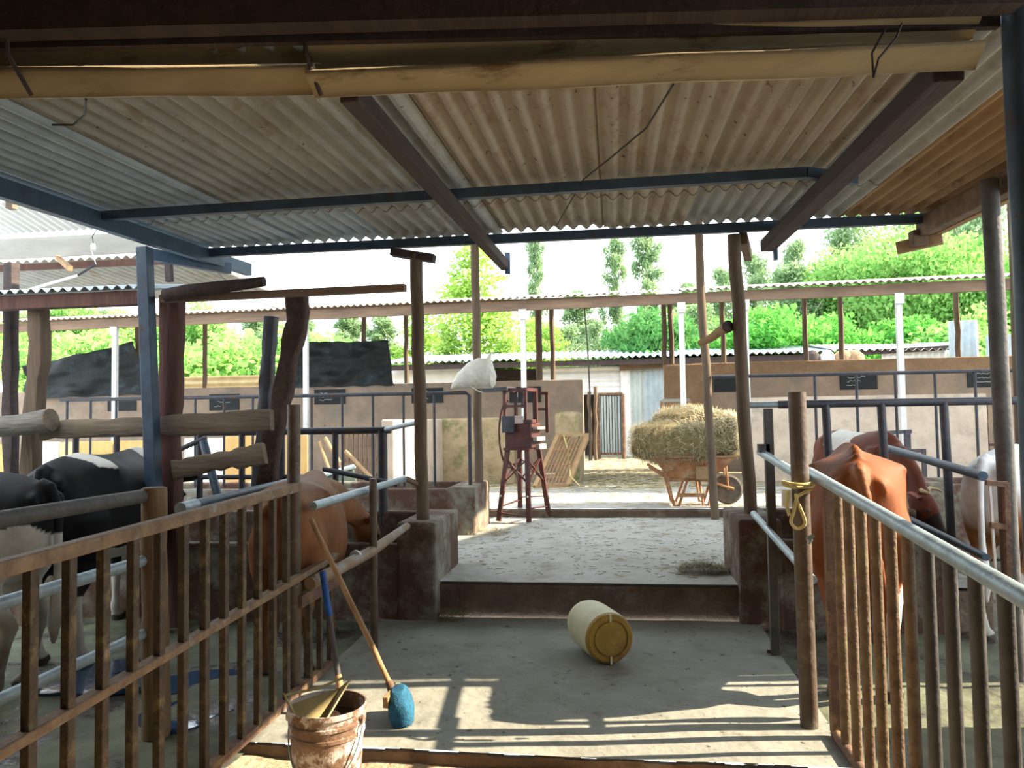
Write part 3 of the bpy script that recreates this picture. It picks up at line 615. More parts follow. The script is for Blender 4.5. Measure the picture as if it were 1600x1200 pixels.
# ================================================================ TROUGHS
def trough(label, x0, x1, y0, y1, zf, zb, zbase, end):
    b = MB(); b.bb(x0, x1, y0, y0+.11, zbase-.3, zf); b.bb(x0, x1, y1-.11, y1, zbase-.3, zb)
    b.bb(x0, x1, y0+.1, y1-.1, zbase-.3, zbase+.22)
    if end > 0: b.bb(x1-.30, x1+.002, y0-.012, y1+.01, zbase-.3, zb+.008)
    elif end < 0: b.bb(x0-.002, x0+.30, y0-.012, y1+.01, zbase-.3, zb+.008)
    return tag(b.build('feed_trough', 'concrete_trough', bevel=.022), label, 'trough')
trough('dark stained concrete feed trough ending in a block left of the step', -5.6, -1.36, 5.62, 6.45, .56, .72, .05, 1)
trough('farther concrete feed trough ending beside the chaff cutter', -6, -1.50, 8.0, 8.95, .76, .77, .3, 1)
trough('dark stained concrete feed trough ending in a block right of the step', .87, 2.34, 5.66, 6.45, .60, .74, .05, -1)
trough('farther pale concrete trough behind the reddish cow and gate', 3.05, 6.5, 8.3, 9.1, .76, .77, .3, -1)
# ================================================================ NEAR LEFT FENCE
def bars(t, name, m, pts, w, d):
    for (x, y, z0, z1) in pts:
        MB().box((x, y, (z0+z1)/2), (w, d, z1-z0)).build(name, m, t, bevel=.003)
XF = -1.745
t = thing('metal_fence', 'rusty picket fence along the left side of the aisle', 'fence', (XF, 3.0, -.03))
MB().beam((XF, 1.1, 1.075), (XF-.02, 4.06, 1.14), .05, .05).build('top_rail', 'rail_tan', t, bevel=.006)
MB().beam((XF, 1.1, .555), (XF-.02, 4.62, .655), .05, .035).build('lower_rail', 'rail_tan', t, bevel=.006)
MB().beam((XF-.02, 4.06, .50), (XF-.02, 4.62, .50), .04, .07).build('short_rail', 'steel_rust', t)
MB().beam((XF, 1.2, .02), (XF-.02, 4.6, .02), .045, .04).build('bottom_rail', 'steel_rust', t)
bars(t, 'picket', 'picket_dark', [(XF-.005*i/10, y, .02, 1.09+.0155*(y-2)) for i, y in enumerate([1.75+.163*k for k in range(14)])], .030, .036)
bars(t, 'picket', 'picket_dark', [(XF-.02, y, .02, .64) for y in (4.2, 4.36, 4.52)], .03, .036)
pole('fence_post', 'grey round post at the end of the left picket fence', -1.80, 4.08, -.03, 1.60, .036, 'post_brown', w=.002)
t = thing('gate_post', 'sawn off wooden log post behind the left picket fence', 'post', (-2.27, 3.52, -.03))
MB().tube(wob((-2.27, 3.52, -.03), (-2.275, 3.50, 1.185), 8, .004), [.066]*4+[.060]*5, 18, jit=.03).build('log', 'wood_gate', t, smooth=True)
MB().lathe([(.056, 0), (.05, .006), (0, .007)], (-2.275, 3.50, 1.183), 18).build('cut_top', 'wood_slab', t.children[0], smooth=True)
for (z, y1, l, m, r) in ((1.15, 3.5, 'upper grey pipe rail from the log post across the black cow', 'pipe_dark', .034), (.835, 3.48, 'middle grey pipe rail behind the left picket fence', 'galv', .028), (.48, 3.48, 'lowest grey pipe rail behind the left picket fence', 'galv', .025)):
    single('pipe_rail', MB().tube([(-2.3, 1.0, z+.006), (-2.3, y1, z)], r, 12), m, l, 'pipe', smooth=True)
t = thing('pipe_rail', 'shiny dark blue pipe rail between log post and brown calf', 'pipe', (-2.3, 4.4, 1.06))
MB().tube([(-2.32, 3.92, 1.05), (-2.34, 5.6, 1.075)], .030, 14).build('pipe', 'steel_blue', t, smooth=True)
MB().tube([(-2.318, 3.80, 1.046), (-2.32, 3.95, 1.05)], .035, 14).build('sleeve', 'galv', t, smooth=True)
# pipes from the fence post to the left trough block
a = at(489, 791, X=-1.70); c = at(632, 748, X=-1.63)
t = thing('pipe_rail', 'bright aluminium pipe rail in front of the brown calf', 'pipe', tuple((a+c)/2))
MB().tube([a, c], .025, 14).build('pipe', 'galv', t, smooth=True)
e = at(655, 757, Y=5.78); MB().tube([c, c.lerp(e, .2)+Vector((0, 0, .005)), e], .022, 12).build('elbow', 'galv_tan', t, smooth=True)
a = at(484, 912, Y=4.14); c = at(580, 862, Y=4.85); e = at(636, 822, Y=5.55); d = (a-c).normalized()
t = thing('drain_pipe', 'thick pale pipe with an open end and a white ring', 'pipe', tuple((a+c)/2))
b = MB(); b.tube([a+d*.0, c, e], [.038, .036, .026], 18, cap=False); b.tube([a, c], [.031, .031], 18, cap=False)
nv = len(b.v)
pipe = b.build('pipe', 'galv_tan', t, smooth=True)
MB().lathe([(.038, 0), (.031, -.004)], a, 18, d.to_track_quat('Z', 'Y').to_matrix()).build('rim', 'galv_tan', pipe)
MB().lathe([(.0345, 0), (.0, .001)], a-d*.05, 18, d.to_track_quat('Z', 'Y').to_matrix()).build('bore_shade', 'wire', pipe)  # dark disc painted for the shade inside the hollow end
p = at(556, 870, Y=4.68); MB().lathe([(.038, -.008), (.042, -.008), (.042, .008), (.038, .008)], p+Vector((0, 0, 0)), 20, d.to_track_quat('Z', 'Y').to_matrix()).build('ring', 'plastic_white', pipe, smooth=True)
pole('fence_post', 'slim grey post under the aluminium pipe before the left trough', -1.60, 4.88, 0, 1.12, .026, 'post_brown', w=.002)
# ================================================================ RAILS OVER THE LEFT TROUGHS
t = thing('feed_barrier', 'tall thin dark pipe railing on the farther left trough', 'railing', (-3.9, 8.28, .76))
zt = 1.80
MB().tube([(-6.6, 8.28, zt+.01), (-1.64, 8.28, zt), (-1.60, 8.28, zt-.03), (-1.60, 8.28, .77)], .022, 10).build('top_rail', 'steel_dark', t, smooth=True)
for px in (104, 141, 181, 225, 263, 305, 350, 395, 440, 487, 535, 583, 631, 679):
    p = at(px, 700, Y=8.28); MB().tube([(p.x, 8.28, .76), (p.x, 8.28, zt)], .015, 8).build('bar', 'steel_dark', t, smooth=True)
t = thing('feed_barrier', 'thick dark pipe railing on the nearer left trough', 'railing', (-3.5, 6.38, .72))
zt = 1.42; l0 = at(-40, 692, Y=6.38)
MB().tube([(-5.4, 6.38, zt), (-1.93, 6.38, zt)], .030, 12).build('top_rail', 'steel_dark', t, smooth=True)
for k, px in enumerate((118, 182, 244, 312, 378, 440, 524, 598)):
    p = at(px, 740, Y=6.38); MB().tube([(p.x, 6.38, .6), (p.x, 6.38, zt)], .028 if px != 598 else .042, 10).build('upright', 'steel_dark', t, smooth=True)
MB().tube([(-5.4, 6.38, 1.02), (-2.6, 6.38, 1.02)], .022, 10).build('mid_rail', 'steel_dark', t, smooth=True)
MB().tube([at(506, 733, Y=6.3), at(622, 757, Y=6.1)], .022, 10).build('brace', 'steel_dark', t, smooth=True)
MB().tube([at(603, 671, Y=6.35), at(654, 660, Y=5.85)], .020, 10).build('end_pipe', 'galv', t, smooth=True)
single('strut', MB().tube([at(345, 742, Y=5.9), at(318, 690, Y=6.1), at(352, 820, Y=5.75)][1:], .035, 10), 'steel_blue', 'slanting blue grey strut under the knotty slab rail', 'strut', smooth=True)
single('strut', MB().tube([at(268, 708, Y=6.2), at(322, 684, Y=6.2)], .022, 8), 'steel_dark', 'short slanting dark bar right of the reddish post', 'strut', smooth=True)
# ================================================================ RIGHT SIDE RAILS
t = thing('feed_barrier', 'thick grey pipe railing on the right trough', 'railing', (2.2, 6.02, .72))
za = at(1190, 636, Y=6.02).z; zc = at(1600, 622, Y=6.02).z; zt = (za+zc)/2
MB().tube([(1.25, 6.02, zt), (4.6, 6.02, zt)], .030, 12).build('top_rail', 'steel_dark', t, smooth=True)
MB().tube([(1.03, 6.02, zt), (1.26, 6.02, zt)], .024, 12).build('bright_sleeve', 'galv', t, smooth=True)
for k, px in enumerate((1293, 1380, 1478, 1577)):
    p = at(px, 690, Y=6.02); MB().tube([(p.x+.015, 6.02, .6 if p.x < 2.3 else .27), (p.x-.005, 6.02, zt)], .031, 12).build('upright', 'steel_dark', t, smooth=True)
t = thing('feed_barrier', 'tall thin dark railing in front of the right yard wall', 'railing', (3.4, 9.25, .3))
a = at(1112, 593, Y=9.25); c = at(1600, 574, Y=9.25); zt = (a.z+c.z)/2
MB().tube([(a.x, 9.25, zt), (c.x+1, 9.25, zt)], .022, 10).build('top_rail', 'steel_dark', t, smooth=True)
for k, px in enumerate((1275, 1340, 1401, 1463, 1526)):
    p = at(px, 650, Y=9.25); MB().tube([(p.x, 9.25, .28 if p.x < 3 else .6), (p.x, 9.25, zt)], .017, 8).build('bar', 'steel_dark', t, smooth=True)
t = thing('fence_post', 'dark grey flat post holding the aisle pipes on the right', 'post', (.97, 4.99, 0))
MB().box((.97, 4.99, .77), (.055, .05, 1.54)).build('shaft', 'pipe_dark', t, bevel=.006)
MB().beam((.90, 4.99, 1.29), (.97, 4.99, 1.29), .05, .05).build('cleat', 'pipe_dark', t)
MB().beam((.97, 4.99, .012), (.97, 5.0, .012), .10, .02).build('base_plate', 'steel_rust', t)
a = at(1180, 704, X=.94); c = at(1246, 745, X=.94)
single('pipe_rail', MB().tube([(.935, a.y-.2, a.z+.0), (.935, 3.92, c.z)], .025, 14), 'galv', 'worn whitish pipe rail left of the right gate post', 'pipe', smooth=True)
a = at(1178, 800, X=.95); c = at(1246, 885, X=.95)
single('pipe_rail', MB().tube([(.93, a.y-.1, a.z), (.945, 3.9, c.z)], .022, 14), 'galv', 'lower whitish pipe rail left of the right gate post', 'pipe', smooth=True)
# ================================================================ RIGHT GATE
t = thing('fence_post', 'sturdy round steel post at the end of the right gate', 'post', (.895, 3.86, 0))
MB().tube([(.897, 3.86, -.02), (.89, 3.86, 1.61)], .042, 18).build('shaft', 'post_brown', t, smooth=True)
MB().tube([at(1262, 842, Y=3.79), at(1272, 836, Y=3.79)], .010, 8).tube([at(1264, 850, Y=3.79), at(1268, 842, Y=3.79)], .008, 8).build('bolt', 'galv', t, smooth=True)
XG = .985
t = thing('metal_gate', 'picket gate with a worn pale pipe top at right', 'gate', (XG, 2.6, 0))
g0 = at(1265, 738, X=XG); g1 = at(1600, 934, X=XG)
dy = (g1-g0); g2 = g1+dy*.45
MB().tube([g0, g1, g2], .027, 16).build('top_pipe', 'galv', t, smooth=True)
MB().tube([(XG, 3.74, .02), (XG, 1.2, .02)], .025, 10).build('bottom_rail', 'steel_rust', t, smooth=True)
def railz(y): return g0.z+(y-g0.y)/(g1.y-g0.y)*(g1.z-g0.z)
MB().box((XG, 3.74, (railz(3.74)+.02)/2), (.04, .05, railz(3.74)-.02)).build('end_bar', 'steel_rust', t, bevel=.004)
for i in range(13):
    y = 3.58-.163*i
    MB().tube([(XG, y, .01), (XG, y, railz(y))], .0205, 14).build('picket', 'picket_rust' if i < 6 else 'pipe_dark', t, smooth=True)
# rope tied on the post
t = thing('rope', 'yellowish rope knotted round the right gate post', 'rope', tuple(at(1250, 800, Y=3.8)))
R_ = lambda x, y, Y=3.80: at(x, y, Y=Y)
MB().tube(spl([R_(1222, 752), R_(1238, 756, 3.78), R_(1256, 757, 3.78), R_(1270, 755, 3.82), R_(1268, 760, 3.85), R_(1240, 761, 3.78), R_(1224, 757, 3.8)], 5), .008, 8).build('loop', 'rope_yellow', t, smooth=True)
MB().tube(spl([R_(1268, 764), R_(1252, 772), R_(1245, 778, 3.78), R_(1240, 800, 3.77), R_(1236, 816, 3.77), R_(1246, 826, 3.77), R_(1258, 818, 3.77), R_(1252, 798, 3.77), R_(1245, 782, 3.78), R_(1244, 772, 3.77)], 5), .008, 8).build('hanging_loop', 'rope_yellow', t, smooth=True)
MB().tube(spl([R_(1232, 768), R_(1230, 790, 3.78), R_(1234, 806, 3.77)], 5), .009, 8).build('tail', 'rope_yellow', t, smooth=True)
a = R_(1229, 778, 3.84); single('tag', MB().box(a, (.045, .03, .085)), 'plastic_white', 'small white tag hung beside the rope knot', 'tag', bevel=.004)
# post in the right pen with its pipes
pole('pen_post', 'tall grey pole at right in front of the pale cow', 2.24, 4.72, -.03, 2.86, .048, 'pipe_dark', w=.003, top=(2.215, 4.72))
for (pa, pc, r, l, m) in (((1386, 700), (1536, 744), .030, 'upper dark pipe rail from the tall right pole to the brown cow', 'steel_blue'), ((1412, 806), (1541, 871), .022, 'lower dark pipe rail left of the tall right pole', 'steel_blue')):
    a = at(*pa, X=2.2); c = at(*pc, X=2.2); single('pipe_rail', MB().tube([a, c], r, 12), m, l, 'pipe', smooth=True)
t = thing('gate_hasp', 'narrow bent steel bar frame fixed to the tall right pole', 'bracket', tuple(at(1565, 800, Y=4.6)))
P4 = lambda x, y: at(x, y, Y=4.6)
MB().beam(P4(1541, 754), P4(1574, 757), .03, .03).beam(P4(1572, 754), P4(1581, 1060), .03, .03, upv=(0, 1, 0)).build('bar', 'steel_rust', t)
MB().beam(P4(1546, 754), P4(1560, 960), .012, .016, upv=(0, 1, 0)).build('thin_bar', 'white_steel', t)
MB().beam(P4(1547, 820), P4(1575, 824), .03, .03).build('cross_bar', 'steel_rust', t)
p = at(1588, 640, Y=6.6)
pole('pen_post', 'brown wooden pole at the right edge behind the pale cow', p.x+.03, 6.6, .25, 3.35, .055, 'wood_post', top=(at(1586, 330, Y=6.6).x, 6.6))
# ================================================================ THINGS IN THE AISLE
ax = Vector((.40, -1, 0)).normalized()                          # yellow drum: end face towards the camera
Rd = Matrix((ax.cross(Vector((0, 0, 1))).normalized()*-1, Vector((0, 0, 1)), ax)).transposed()
c0 = Vector((at(955, 1048, Z=0).x+.0, 4.68, .157))
t = thing('plastic_drum', 'yellow plastic drum lying on the aisle floor', 'drum', (c0.x, c0.y+.2, 0))
r = .155
MB().lathe([(0, -.46), (.10, -.46), (.135, -.43), (r*.97, -.37), (r, -.30), (r, -.06), (r*.985, -.03)], c0, 40, Rd).build('body', 'drum_wall', t, smooth=True, ang=60)
b = MB().lathe([(r*.985, -.03), (r*.95, -.008), (r*.88, 0), (r*.74, .0), (r*.72, -.010), (r*.66, -.010), (r*.64, -.003), (0, -.002)], c0, 40, Rd)
base = b.build('base', 'yellow_drum', t, smooth=True, ang=25)
MB().box(c0+Rd @ Vector((0, -.126, .002)), (.012, .045, .008), Rd).box(c0+Rd @ Vector((0, .126, .002)), (.012, .045, .008), Rd).build('mould_seam', 'drum_wall', base)
# bucket
bc = Vector((-1.215, 3.08, -.06)); hB = .385
t = thing('bucket', 'mud splashed bucket of dark slurry in the foreground', 'bucket', tuple(bc))
Z = lambda z: z
MB().lathe([(0, 0), (.128, 0), (.131, .01), (.150, .27), (.155, .272), (.155, .285), (.151, .288), (.152, .315), (.159, .318), (.159, .33), (.152, .334), (.153, .36), (.163, .365), (.163, hB), (.156, hB), (.150, .30), (.126, .02), (0, .015)], bc, 40).build('body', 'bucket_plastic', t, smooth=True, ang=35)
MB().lathe([(0, .316), (.08, .318), (.150, .314)], bc, 32).build('contents', 'slurry', t, smooth=True)
hp = []
for i in range(17):
    a = PI*i/16; hp.append(bc+Vector((.158*math.cos(a)+.006, -.10*math.sin(a)-.03, .33-.24*math.sin(a))))
MB().tube(hp, .0035, 6).build('wire_handle', 'galv', t, smooth=True)
for s in (1, -1): MB().lathe([(0, -.01), (.02, -.008), (.02, .008), (0, .01)], bc+Vector((.158*s, -.02, .335)), 12, Matrix.Rotation(PI/2, 3, 'Y')).build('handle_lug', 'bucket_plastic', t.children[0], smooth=True)
# scoop lying across the bucket: a cut jerrycan half with bent sides
t = thing('scoop', 'dirty cut plastic scoop resting in the bucket', 'scoop', tuple(bc+Vector((-.07, .02, .37))))
def sh(pts, th=.006):
    n_ = (Vector(pts[1])-Vector(pts[0])).cross(Vector(pts[2])-Vector(pts[0])).normalized()*th
    b = MB(); k = len(pts); b.add([Vector(p) for p in pts]+[Vector(p)+n_ for p in pts], [tuple(reversed(range(k))), tuple(range(k, 2*k))]+[(i, (i+1) % k, (i+1) % k+k, i+k) for i in range(k)]); return b
B_ = lambda x, y, z: bc+Vector((x, y, z))
sA, sB, sC, sD = B_(-.135, -.06, .395), B_(.035, .07, .425), B_(.0, -.10, .30), B_(-.05, -.125, .30)
sh([sA, sD, sC, sB]).build('floor_panel', 'scoop_plastic', t)
sh([sC, sC+Vector((.035, -.0, .05)), sB+Vector((.04, .01, .03)), sB]).build('side_wall', 'scoop_plastic', t)
sh([sD, sA, sA+Vector((-.03, -.01, .05)), sD+Vector((-.02, -.015, .04))]).build('side_wall', 'scoop_plastic', t)
MB().tube([sA+Vector((-.02, -.0, .04)), B_(-.05, .03, .435), sB+Vector((.0, .02, .035))], .006, 8).build('rim', 'scoop_plastic', t, smooth=True)
# broom leaning on the pipe
hd = at(622, 1128, Z=0.0); top = at(486, 811, X=-1.735)
hc = Vector((hd.x-.01, hd.y+.02, 0.0))
t = thing('broom', 'wooden handled broom with blue bristles leaning on the pipe', 'broom', tuple(hc))
low = hc+Vector((-.02, .02, .125))
MB().tube(wob(low, top, 8, .004), [.015]*9, 12).build('handle', 'stick_wood', t, smooth=True)
b = MB(); Rz = Matrix.Rotation(.25, 3, 'Z') @ Matrix.Rotation(-.15, 3, 'Y')
rings = []
for z, w, d in ((.0, .058, .15), (.04, .066, .165), (.09, .06, .16), (.13, .046, .13), (.15, .03, .09)):
    rings.append([hc+Vector((.03, 0, 0))+Rz @ Vector((w*math.copysign(abs(math.cos(a))**.7, math.cos(a)), d*math.copysign(abs(math.sin(a))**.7, math.sin(a))*.75, z+.012)) for a in [2*PI*k/20 for k in range(20)]])
b.loft(rings)
for i in range(500):
    a = random.uniform(0, 2*PI); r = math.sqrt(random.random())
    p = hc+Vector((.03, 0, 0))+Rz @ Vector((.055*r*math.cos(a), .10*r*math.sin(a), .02)); q = Vector((p.x+random.uniform(-.008, .012), p.y+random.uniform(-.01, .01), .0))
    b.tube([p, q], .0022, 3, cap=False)
b.build('bristles', 'brush_blue', t, smooth=True)
MB().beam(hc+Vector((-.03, -.10, .12)), hc+Vector((-.02, .10, .125)), .03, .055).build('head_block', 'stick_wood', t, bevel=.006)
MB().tube([low-Vector((0, 0, .02)), low.lerp(top, .06)], .021, 12).build('socket', 'steel_rust', t, smooth=True)
# shovel with a blue painted handle
s1 = at(504, 893, Y=4.16); s0 = at(531, 1073, Y=4.02)
t = thing('shovel', 'blue topped tool handle leaning on the fence corner', 'tool', (s0.x, s0.y, 0))
d = (s1-s0).normalized(); e0 = s0-d*(.02+s0.z*.3)
MB().tube([s0, s0.lerp(s1, .62)], .016, 12).build('shaft', 'pipe_dark', t, smooth=True)
MB().tube([s0.lerp(s1, .60), s1], .0185, 14).build('grip', 'paint_blue', t, smooth=True)
MB().tube([s0-d*.05, s0.lerp(s1, .10)], [.024, .018], 12).build('ferrule', 'stick_wood', t, smooth=True)
sb = s0-d*.05; zb = sb.z
MB().loft([[sb+Vector((w*math.cos(a), .012*math.sin(a)-f*.06, -f*(zb-.004))) for a in [2*PI*k/12 for k in range(12)]] for f, w in ((0, .02), (.25, .07), (.7, .085), (1, .05))]).build('blade', 'steel_rust', t, smooth=True)
# ================================================================ CHAFF CUTTER AND SACK
cc = Vector((-1.12, 9.255, .275)); rzc = -.32
t = thing('chaff_cutter', 'rust red chaff cutter on a tall cross braced stand', 'machine', tuple(cc), rz=rzc)
def lb(name, f, m, **k): b = MB(); f(b); return b.build(name, m, t, local=True, **k)
tops = [(-.13, -.17), (.13, -.17), (.13, .17), (-.13, .17)]; bots = [(-.20, -.30), (.20, -.30), (.20, .30), (-.20, .30)]
zt = .86
for (a, c) in zip(tops, bots): lb('leg', lambda b: b.beam((c[0], c[1], 0), (a[0], a[1], zt), .055, .035, upv=(0, 1, 0)), 'red_steel')
LP = lambda k, z: Vector((bots[k][0]+(tops[k][0]-bots[k][0])*z/zt, bots[k][1]+(tops[k][1]-bots[k][1])*z/zt, z))
for (i, j) in ((0, 1), (1, 2), (2, 3), (3, 0)):
    lb('cross_brace', lambda b: b.beam(LP(i, .45), LP(j, .74), .03, .012), 'red_steel'); lb('cross_brace', lambda b: b.beam(LP(j, .45), LP(i, .74), .03, .012), 'red_steel')
for (i, j, z) in ((0, 1, .10), (1, 2, .16), (2, 3, .26), (3, 0, .2)): lb('stretcher', lambda b: b.beam(LP(i, z), LP(j, z-.03), .035, .012), 'red_steel')
lb('table', lambda b: b.box((0, 0, zt), (.34, .42, .03)), 'red_steel')
lb('housing', lambda b: b.box((.02, -.05, zt+.16), (.34, .30, .30)).box((.15, -.12, zt+.33), (.10, .18, .05)), 'red_steel', bevel=.008)
lb('cover_plate', lambda b: b.box((-.09, -.10, zt+.30), (.16, .30, .20)), 'steel_dark', bevel=.006)
lb('flange', lambda b: b.box((.225, -.02, zt+.12), (.05, .26, .05)).box((.225, -.02, zt+.25), (.06, .24, .03)).box((.20, .08, zt+.02), (.06, .2, .06)), 'white_board')
lb('upper_frame', lambda b: [b.box((x, y, zt+.47), (.035, .035, .52)) for x in (-.16, .12) for y in (-.17, .14)] and b.box((-.02, -.17, zt+.72), (.32, .04, .04)).box((-.02, .14, zt+.72), (.32, .04, .04)).box((-.02, -.17, zt+.52), (.30, .03, .03)).box((.12, -.01, zt+.72), (.04, .34, .04)).box((-.16, -.01, zt+.72), (.04, .34, .04)), 'red_steel')
lb('side_frame', lambda b: [b.box((x, .25, zt+.44), (.04, .03, .50)) for x in (.05, .22)] and b.box((.135, .25, zt+.68), (.21, .03, .04)).box((.135, .25, zt+.48), (.2, .03, .03)), 'red_steel')
lb('blade', lambda b: [b.box((-.02+x, -.02, zt+.60), (.03, .02, .2)) for x in (-.05, .03)], 'steel_dark')
fl = []
for i in range(15):
    a = PI*.5+PI*i/14*1.15; fl.append((-.2+.14*math.cos(a)*1.0, .02, zt+.18+.42*math.sin(a)))
lb('guard_hoop', lambda b: b.tube(fl, .014, 8), 'red_steel', smooth=True)
lb('feed_tray', lambda b: b.beam((-.46, -.1, zt+.725), (-.10, -.1, zt+.735), .26, .05), 'steel_dark', bevel=.004)
lb('bolt', lambda b: b.lathe([(0, 0), (.012, 0), (.012, .012), (0, .013)], (.178, -.285, .3), 8, Matrix.Rotation(PI/2, 3, 'X')), 'galv')
lb('bolt', lambda b: b.lathe([(0, 0), (.012, 0), (.012, .012), (0, .013)], (-.178, -.285, .3), 8, Matrix.Rotation(PI/2, 3, 'X')), 'galv')
# sack on the feed tray
sc_ = at(738, 608, Y=8.3); sw = .235
b = MB(); rings = []
for i, (f, w, h, zc) in enumerate(((0, .01, .01, .03), (.06, .06, .06, .07), (.18, .12, .13, .115), (.38, .16, .20, .16), (.60, .17, .24, .185), (.80, .165, .24, .185), (.93, .14, .20, .17), (1, .06, .1, .14))):
    x = sc_.x-.24+.50*f; rings.append([Vector((x+.02*noise.noise(Vector((k*.6, i, 3))), sc_.y+w*math.cos(2*PI*k/24), max(sc_.z+.008, sc_.z+zc+h*.5*1.5*math.sin(2*PI*k/24)*(1+.1*noise.noise(Vector((k*.7, i*1.5, 1))))-.02))) for k in range(24)])
b.loft(rings)
t = thing('sack', 'stuffed white woven sack lying on top of the chaff cutter', 'sack', (sc_.x, sc_.y, sc_.z))
b.build('bag', 'sack', t, smooth=True)
e = Vector((sc_.x+.20, sc_.y, sc_.z+.32)); MB().loft([[e+Vector((-.05+.07*f+w*.5*math.cos(a), w*.8*math.sin(a), -.07+.16*f)) for a in [2*PI*k/12 for k in range(12)]] for f, w in ((0, .11), (.35, .07), (.7, .045), (1, .02))]).build('tied_corner', 'sack', t, smooth=True)
MB().tube([(sc_.x+.02, sc_.y-.16, sc_.z+.02), (sc_.x+.10, sc_.y-.2, sc_.z-.03), (sc_.x+.16, sc_.y-.2, sc_.z-.05)], .006, 6).build('string', 'sack', t, smooth=True)
# ================================================================ WHEELBARROW + HAY
wx, wy = .98, 9.98
t = thing('wheelbarrow', 'rusty orange wheelbarrow carrying the hay', 'wheelbarrow', (wx, wy, G))
def wb(name, f, m, **k): b = MB(); f(b); b.v = [(x+wx, y+wy, z+G) for x, y, z in b.v]; return b.build(name, m, t, **k)
rim = [(-.52, -.34), (.52, -.30), (.52, .30), (-.52, .34)]; bot = [(-.30, -.22), (.22, -.20), (.22, .20), (-.30, .22)]
def tray(b):
    vs = [(x, y, .62) for x, y in rim]+[(x, y, .34) for x, y in bot]+[(x*.985, y*.98, .62) for x, y in rim]+[(x*.98, y*.97, .35) for x, y in bot]
    b.add(vs, [(0, 1, 5, 4), (1, 2, 6, 5), (2, 3, 7, 6), (3, 0, 4, 7), (4, 5, 6, 7), (8, 12, 13, 9), (9, 13, 14, 10), (10, 14, 15, 11), (11, 15, 12, 8), (12, 15, 14, 13), (0, 8, 9, 1), (1, 9, 10, 2), (2, 10, 11, 3), (3, 11, 8, 0)])
wb('tray', tray, 'barrow_steel')
wb('rim_bar', lambda b: b.tube([(-.53, -.35, .62), (.53, -.31, .62), (.53, .31, .62), (-.53, .35, .62), (-.53, -.35, .62)], .014, 8), 'rebar_rust', smooth=True)
for s in (-1, 1):
    wb('handle_bar', lambda b: b.tube([(-.56, s*.28, .50), (-.3, s*.24, .33), (.15, s*.14, .32), (.50, s*.06, .20)], .018, 8), 'rebar_rust', smooth=True)
    wb('leg', lambda b: b.tube([(-.34, s*.24, .36), (-.26, s*.25, .012), (-.20, s*.25, .012), (-.08, s*.22, .34)], .017, 8), 'barrow_steel', smooth=True)
    wb('leg', lambda b: b.tube([(.06, s*.20, .34), (.10, s*.24, .012), (.16, s*.24, .012), (.26, s*.16, .34)], .017, 8), 'barrow_steel', smooth=True)
    wb('fork', lambda b: b.tube([(.40, s*.12, .55), (.43, s*.07, .19)], .015, 8), 'rebar_rust', smooth=True)
wb('leg_bar', lambda b: b.beam((-.22, -.25, .14), (.14, -.24, .14), .02, .05), 'barrow_steel')
wb('side_plate', lambda b: b.box((.12, -.30, .42), (.22, .02, .16)), 'wood_tan')
Rw = Matrix.Rotation(PI/2, 3, 'X')
wb('wheel', lambda b: b.lathe([(.10, -.035), (.165, -.04), (.19, -.02), (.19, .02), (.165, .04), (.10, .035)], (.43, 0, .19), 28, Rw), 'tyre', smooth=True)
wheel = t.children[-1]
def wbs(name, f, m, par, **k): b = MB(); f(b); b.v = [(x+wx, y+wy, z+G) for x, y, z in b.v]; return b.build(name, m, par, **k)
wbs('hub', lambda b: b.lathe([(0, -.03), (.105, -.02), (.105, .02), (0, .03)], (.43, 0, .19), 20, Rw), 'rebar_rust', wheel, smooth=True)
def blades(b, n, pts, L, w, up=.15):
    # pts: list of (point, normal); thin grass stems lying roughly along the surface
    for _ in range(n):
        p, nr = random.choice(pts); p = Vector(p); nr = Vector(nr)
        d = Vector((random.gauss(0, 1), random.gauss(0, 1), random.gauss(0, .7))); d = d-nr*d.dot(nr)
        if d.length < 1e-3: continue
        d.normalize(); d = (d+nr*random.uniform(-.02, up)).normalized(); l = L*random.uniform(.5, 1.2); s = d.cross(nr).normalized()*w
        p = p+Vector((random.gauss(0, .012), random.gauss(0, .012), random.gauss(0, .012)))
        q = p+d*l; m_ = p.lerp(q, .5)+nr*l*random.uniform(-.06, .12)
        k = len(b.v); b.v += [tuple(p-s), tuple(p+s), tuple(m_+s), tuple(m_-s), tuple(q)]; b.f += [(k, k+1, k+2, k+3), (k+3, k+2, k+4)]
def lump(c, size, seed, pw=.6, amp=.12, n=26):
    b = MB(); c = Vector(c); nu, nv = n*2, n; pts = []
    for j in range(nv+1):
        th = PI*j/nv
        for i in range(nu):
            ph = 2*PI*i/nu; s = lambda v: math.copysign(abs(v)**pw, v)
            d = Vector((s(math.cos(ph))*s(math.sin(th)), s(math.sin(ph))*s(math.sin(th)), s(math.cos(th))))
            r = 1+amp*noise.fractal(d*2.2+Vector((seed, 0, 0)), 1, 2, 4)
            v = Vector((d.x*size[0]*r, d.y*size[1]*r, d.z*size[2]*r)); b.v.append(tuple(c+v)); pts.append((c+v, v.normalized()))
    for j in range(nv):
        for i in range(nu):
            a = j*nu+i; e = j*nu+(i+1) % nu; b.f.append((a, a+nu, e+nu, e))
    return b, pts
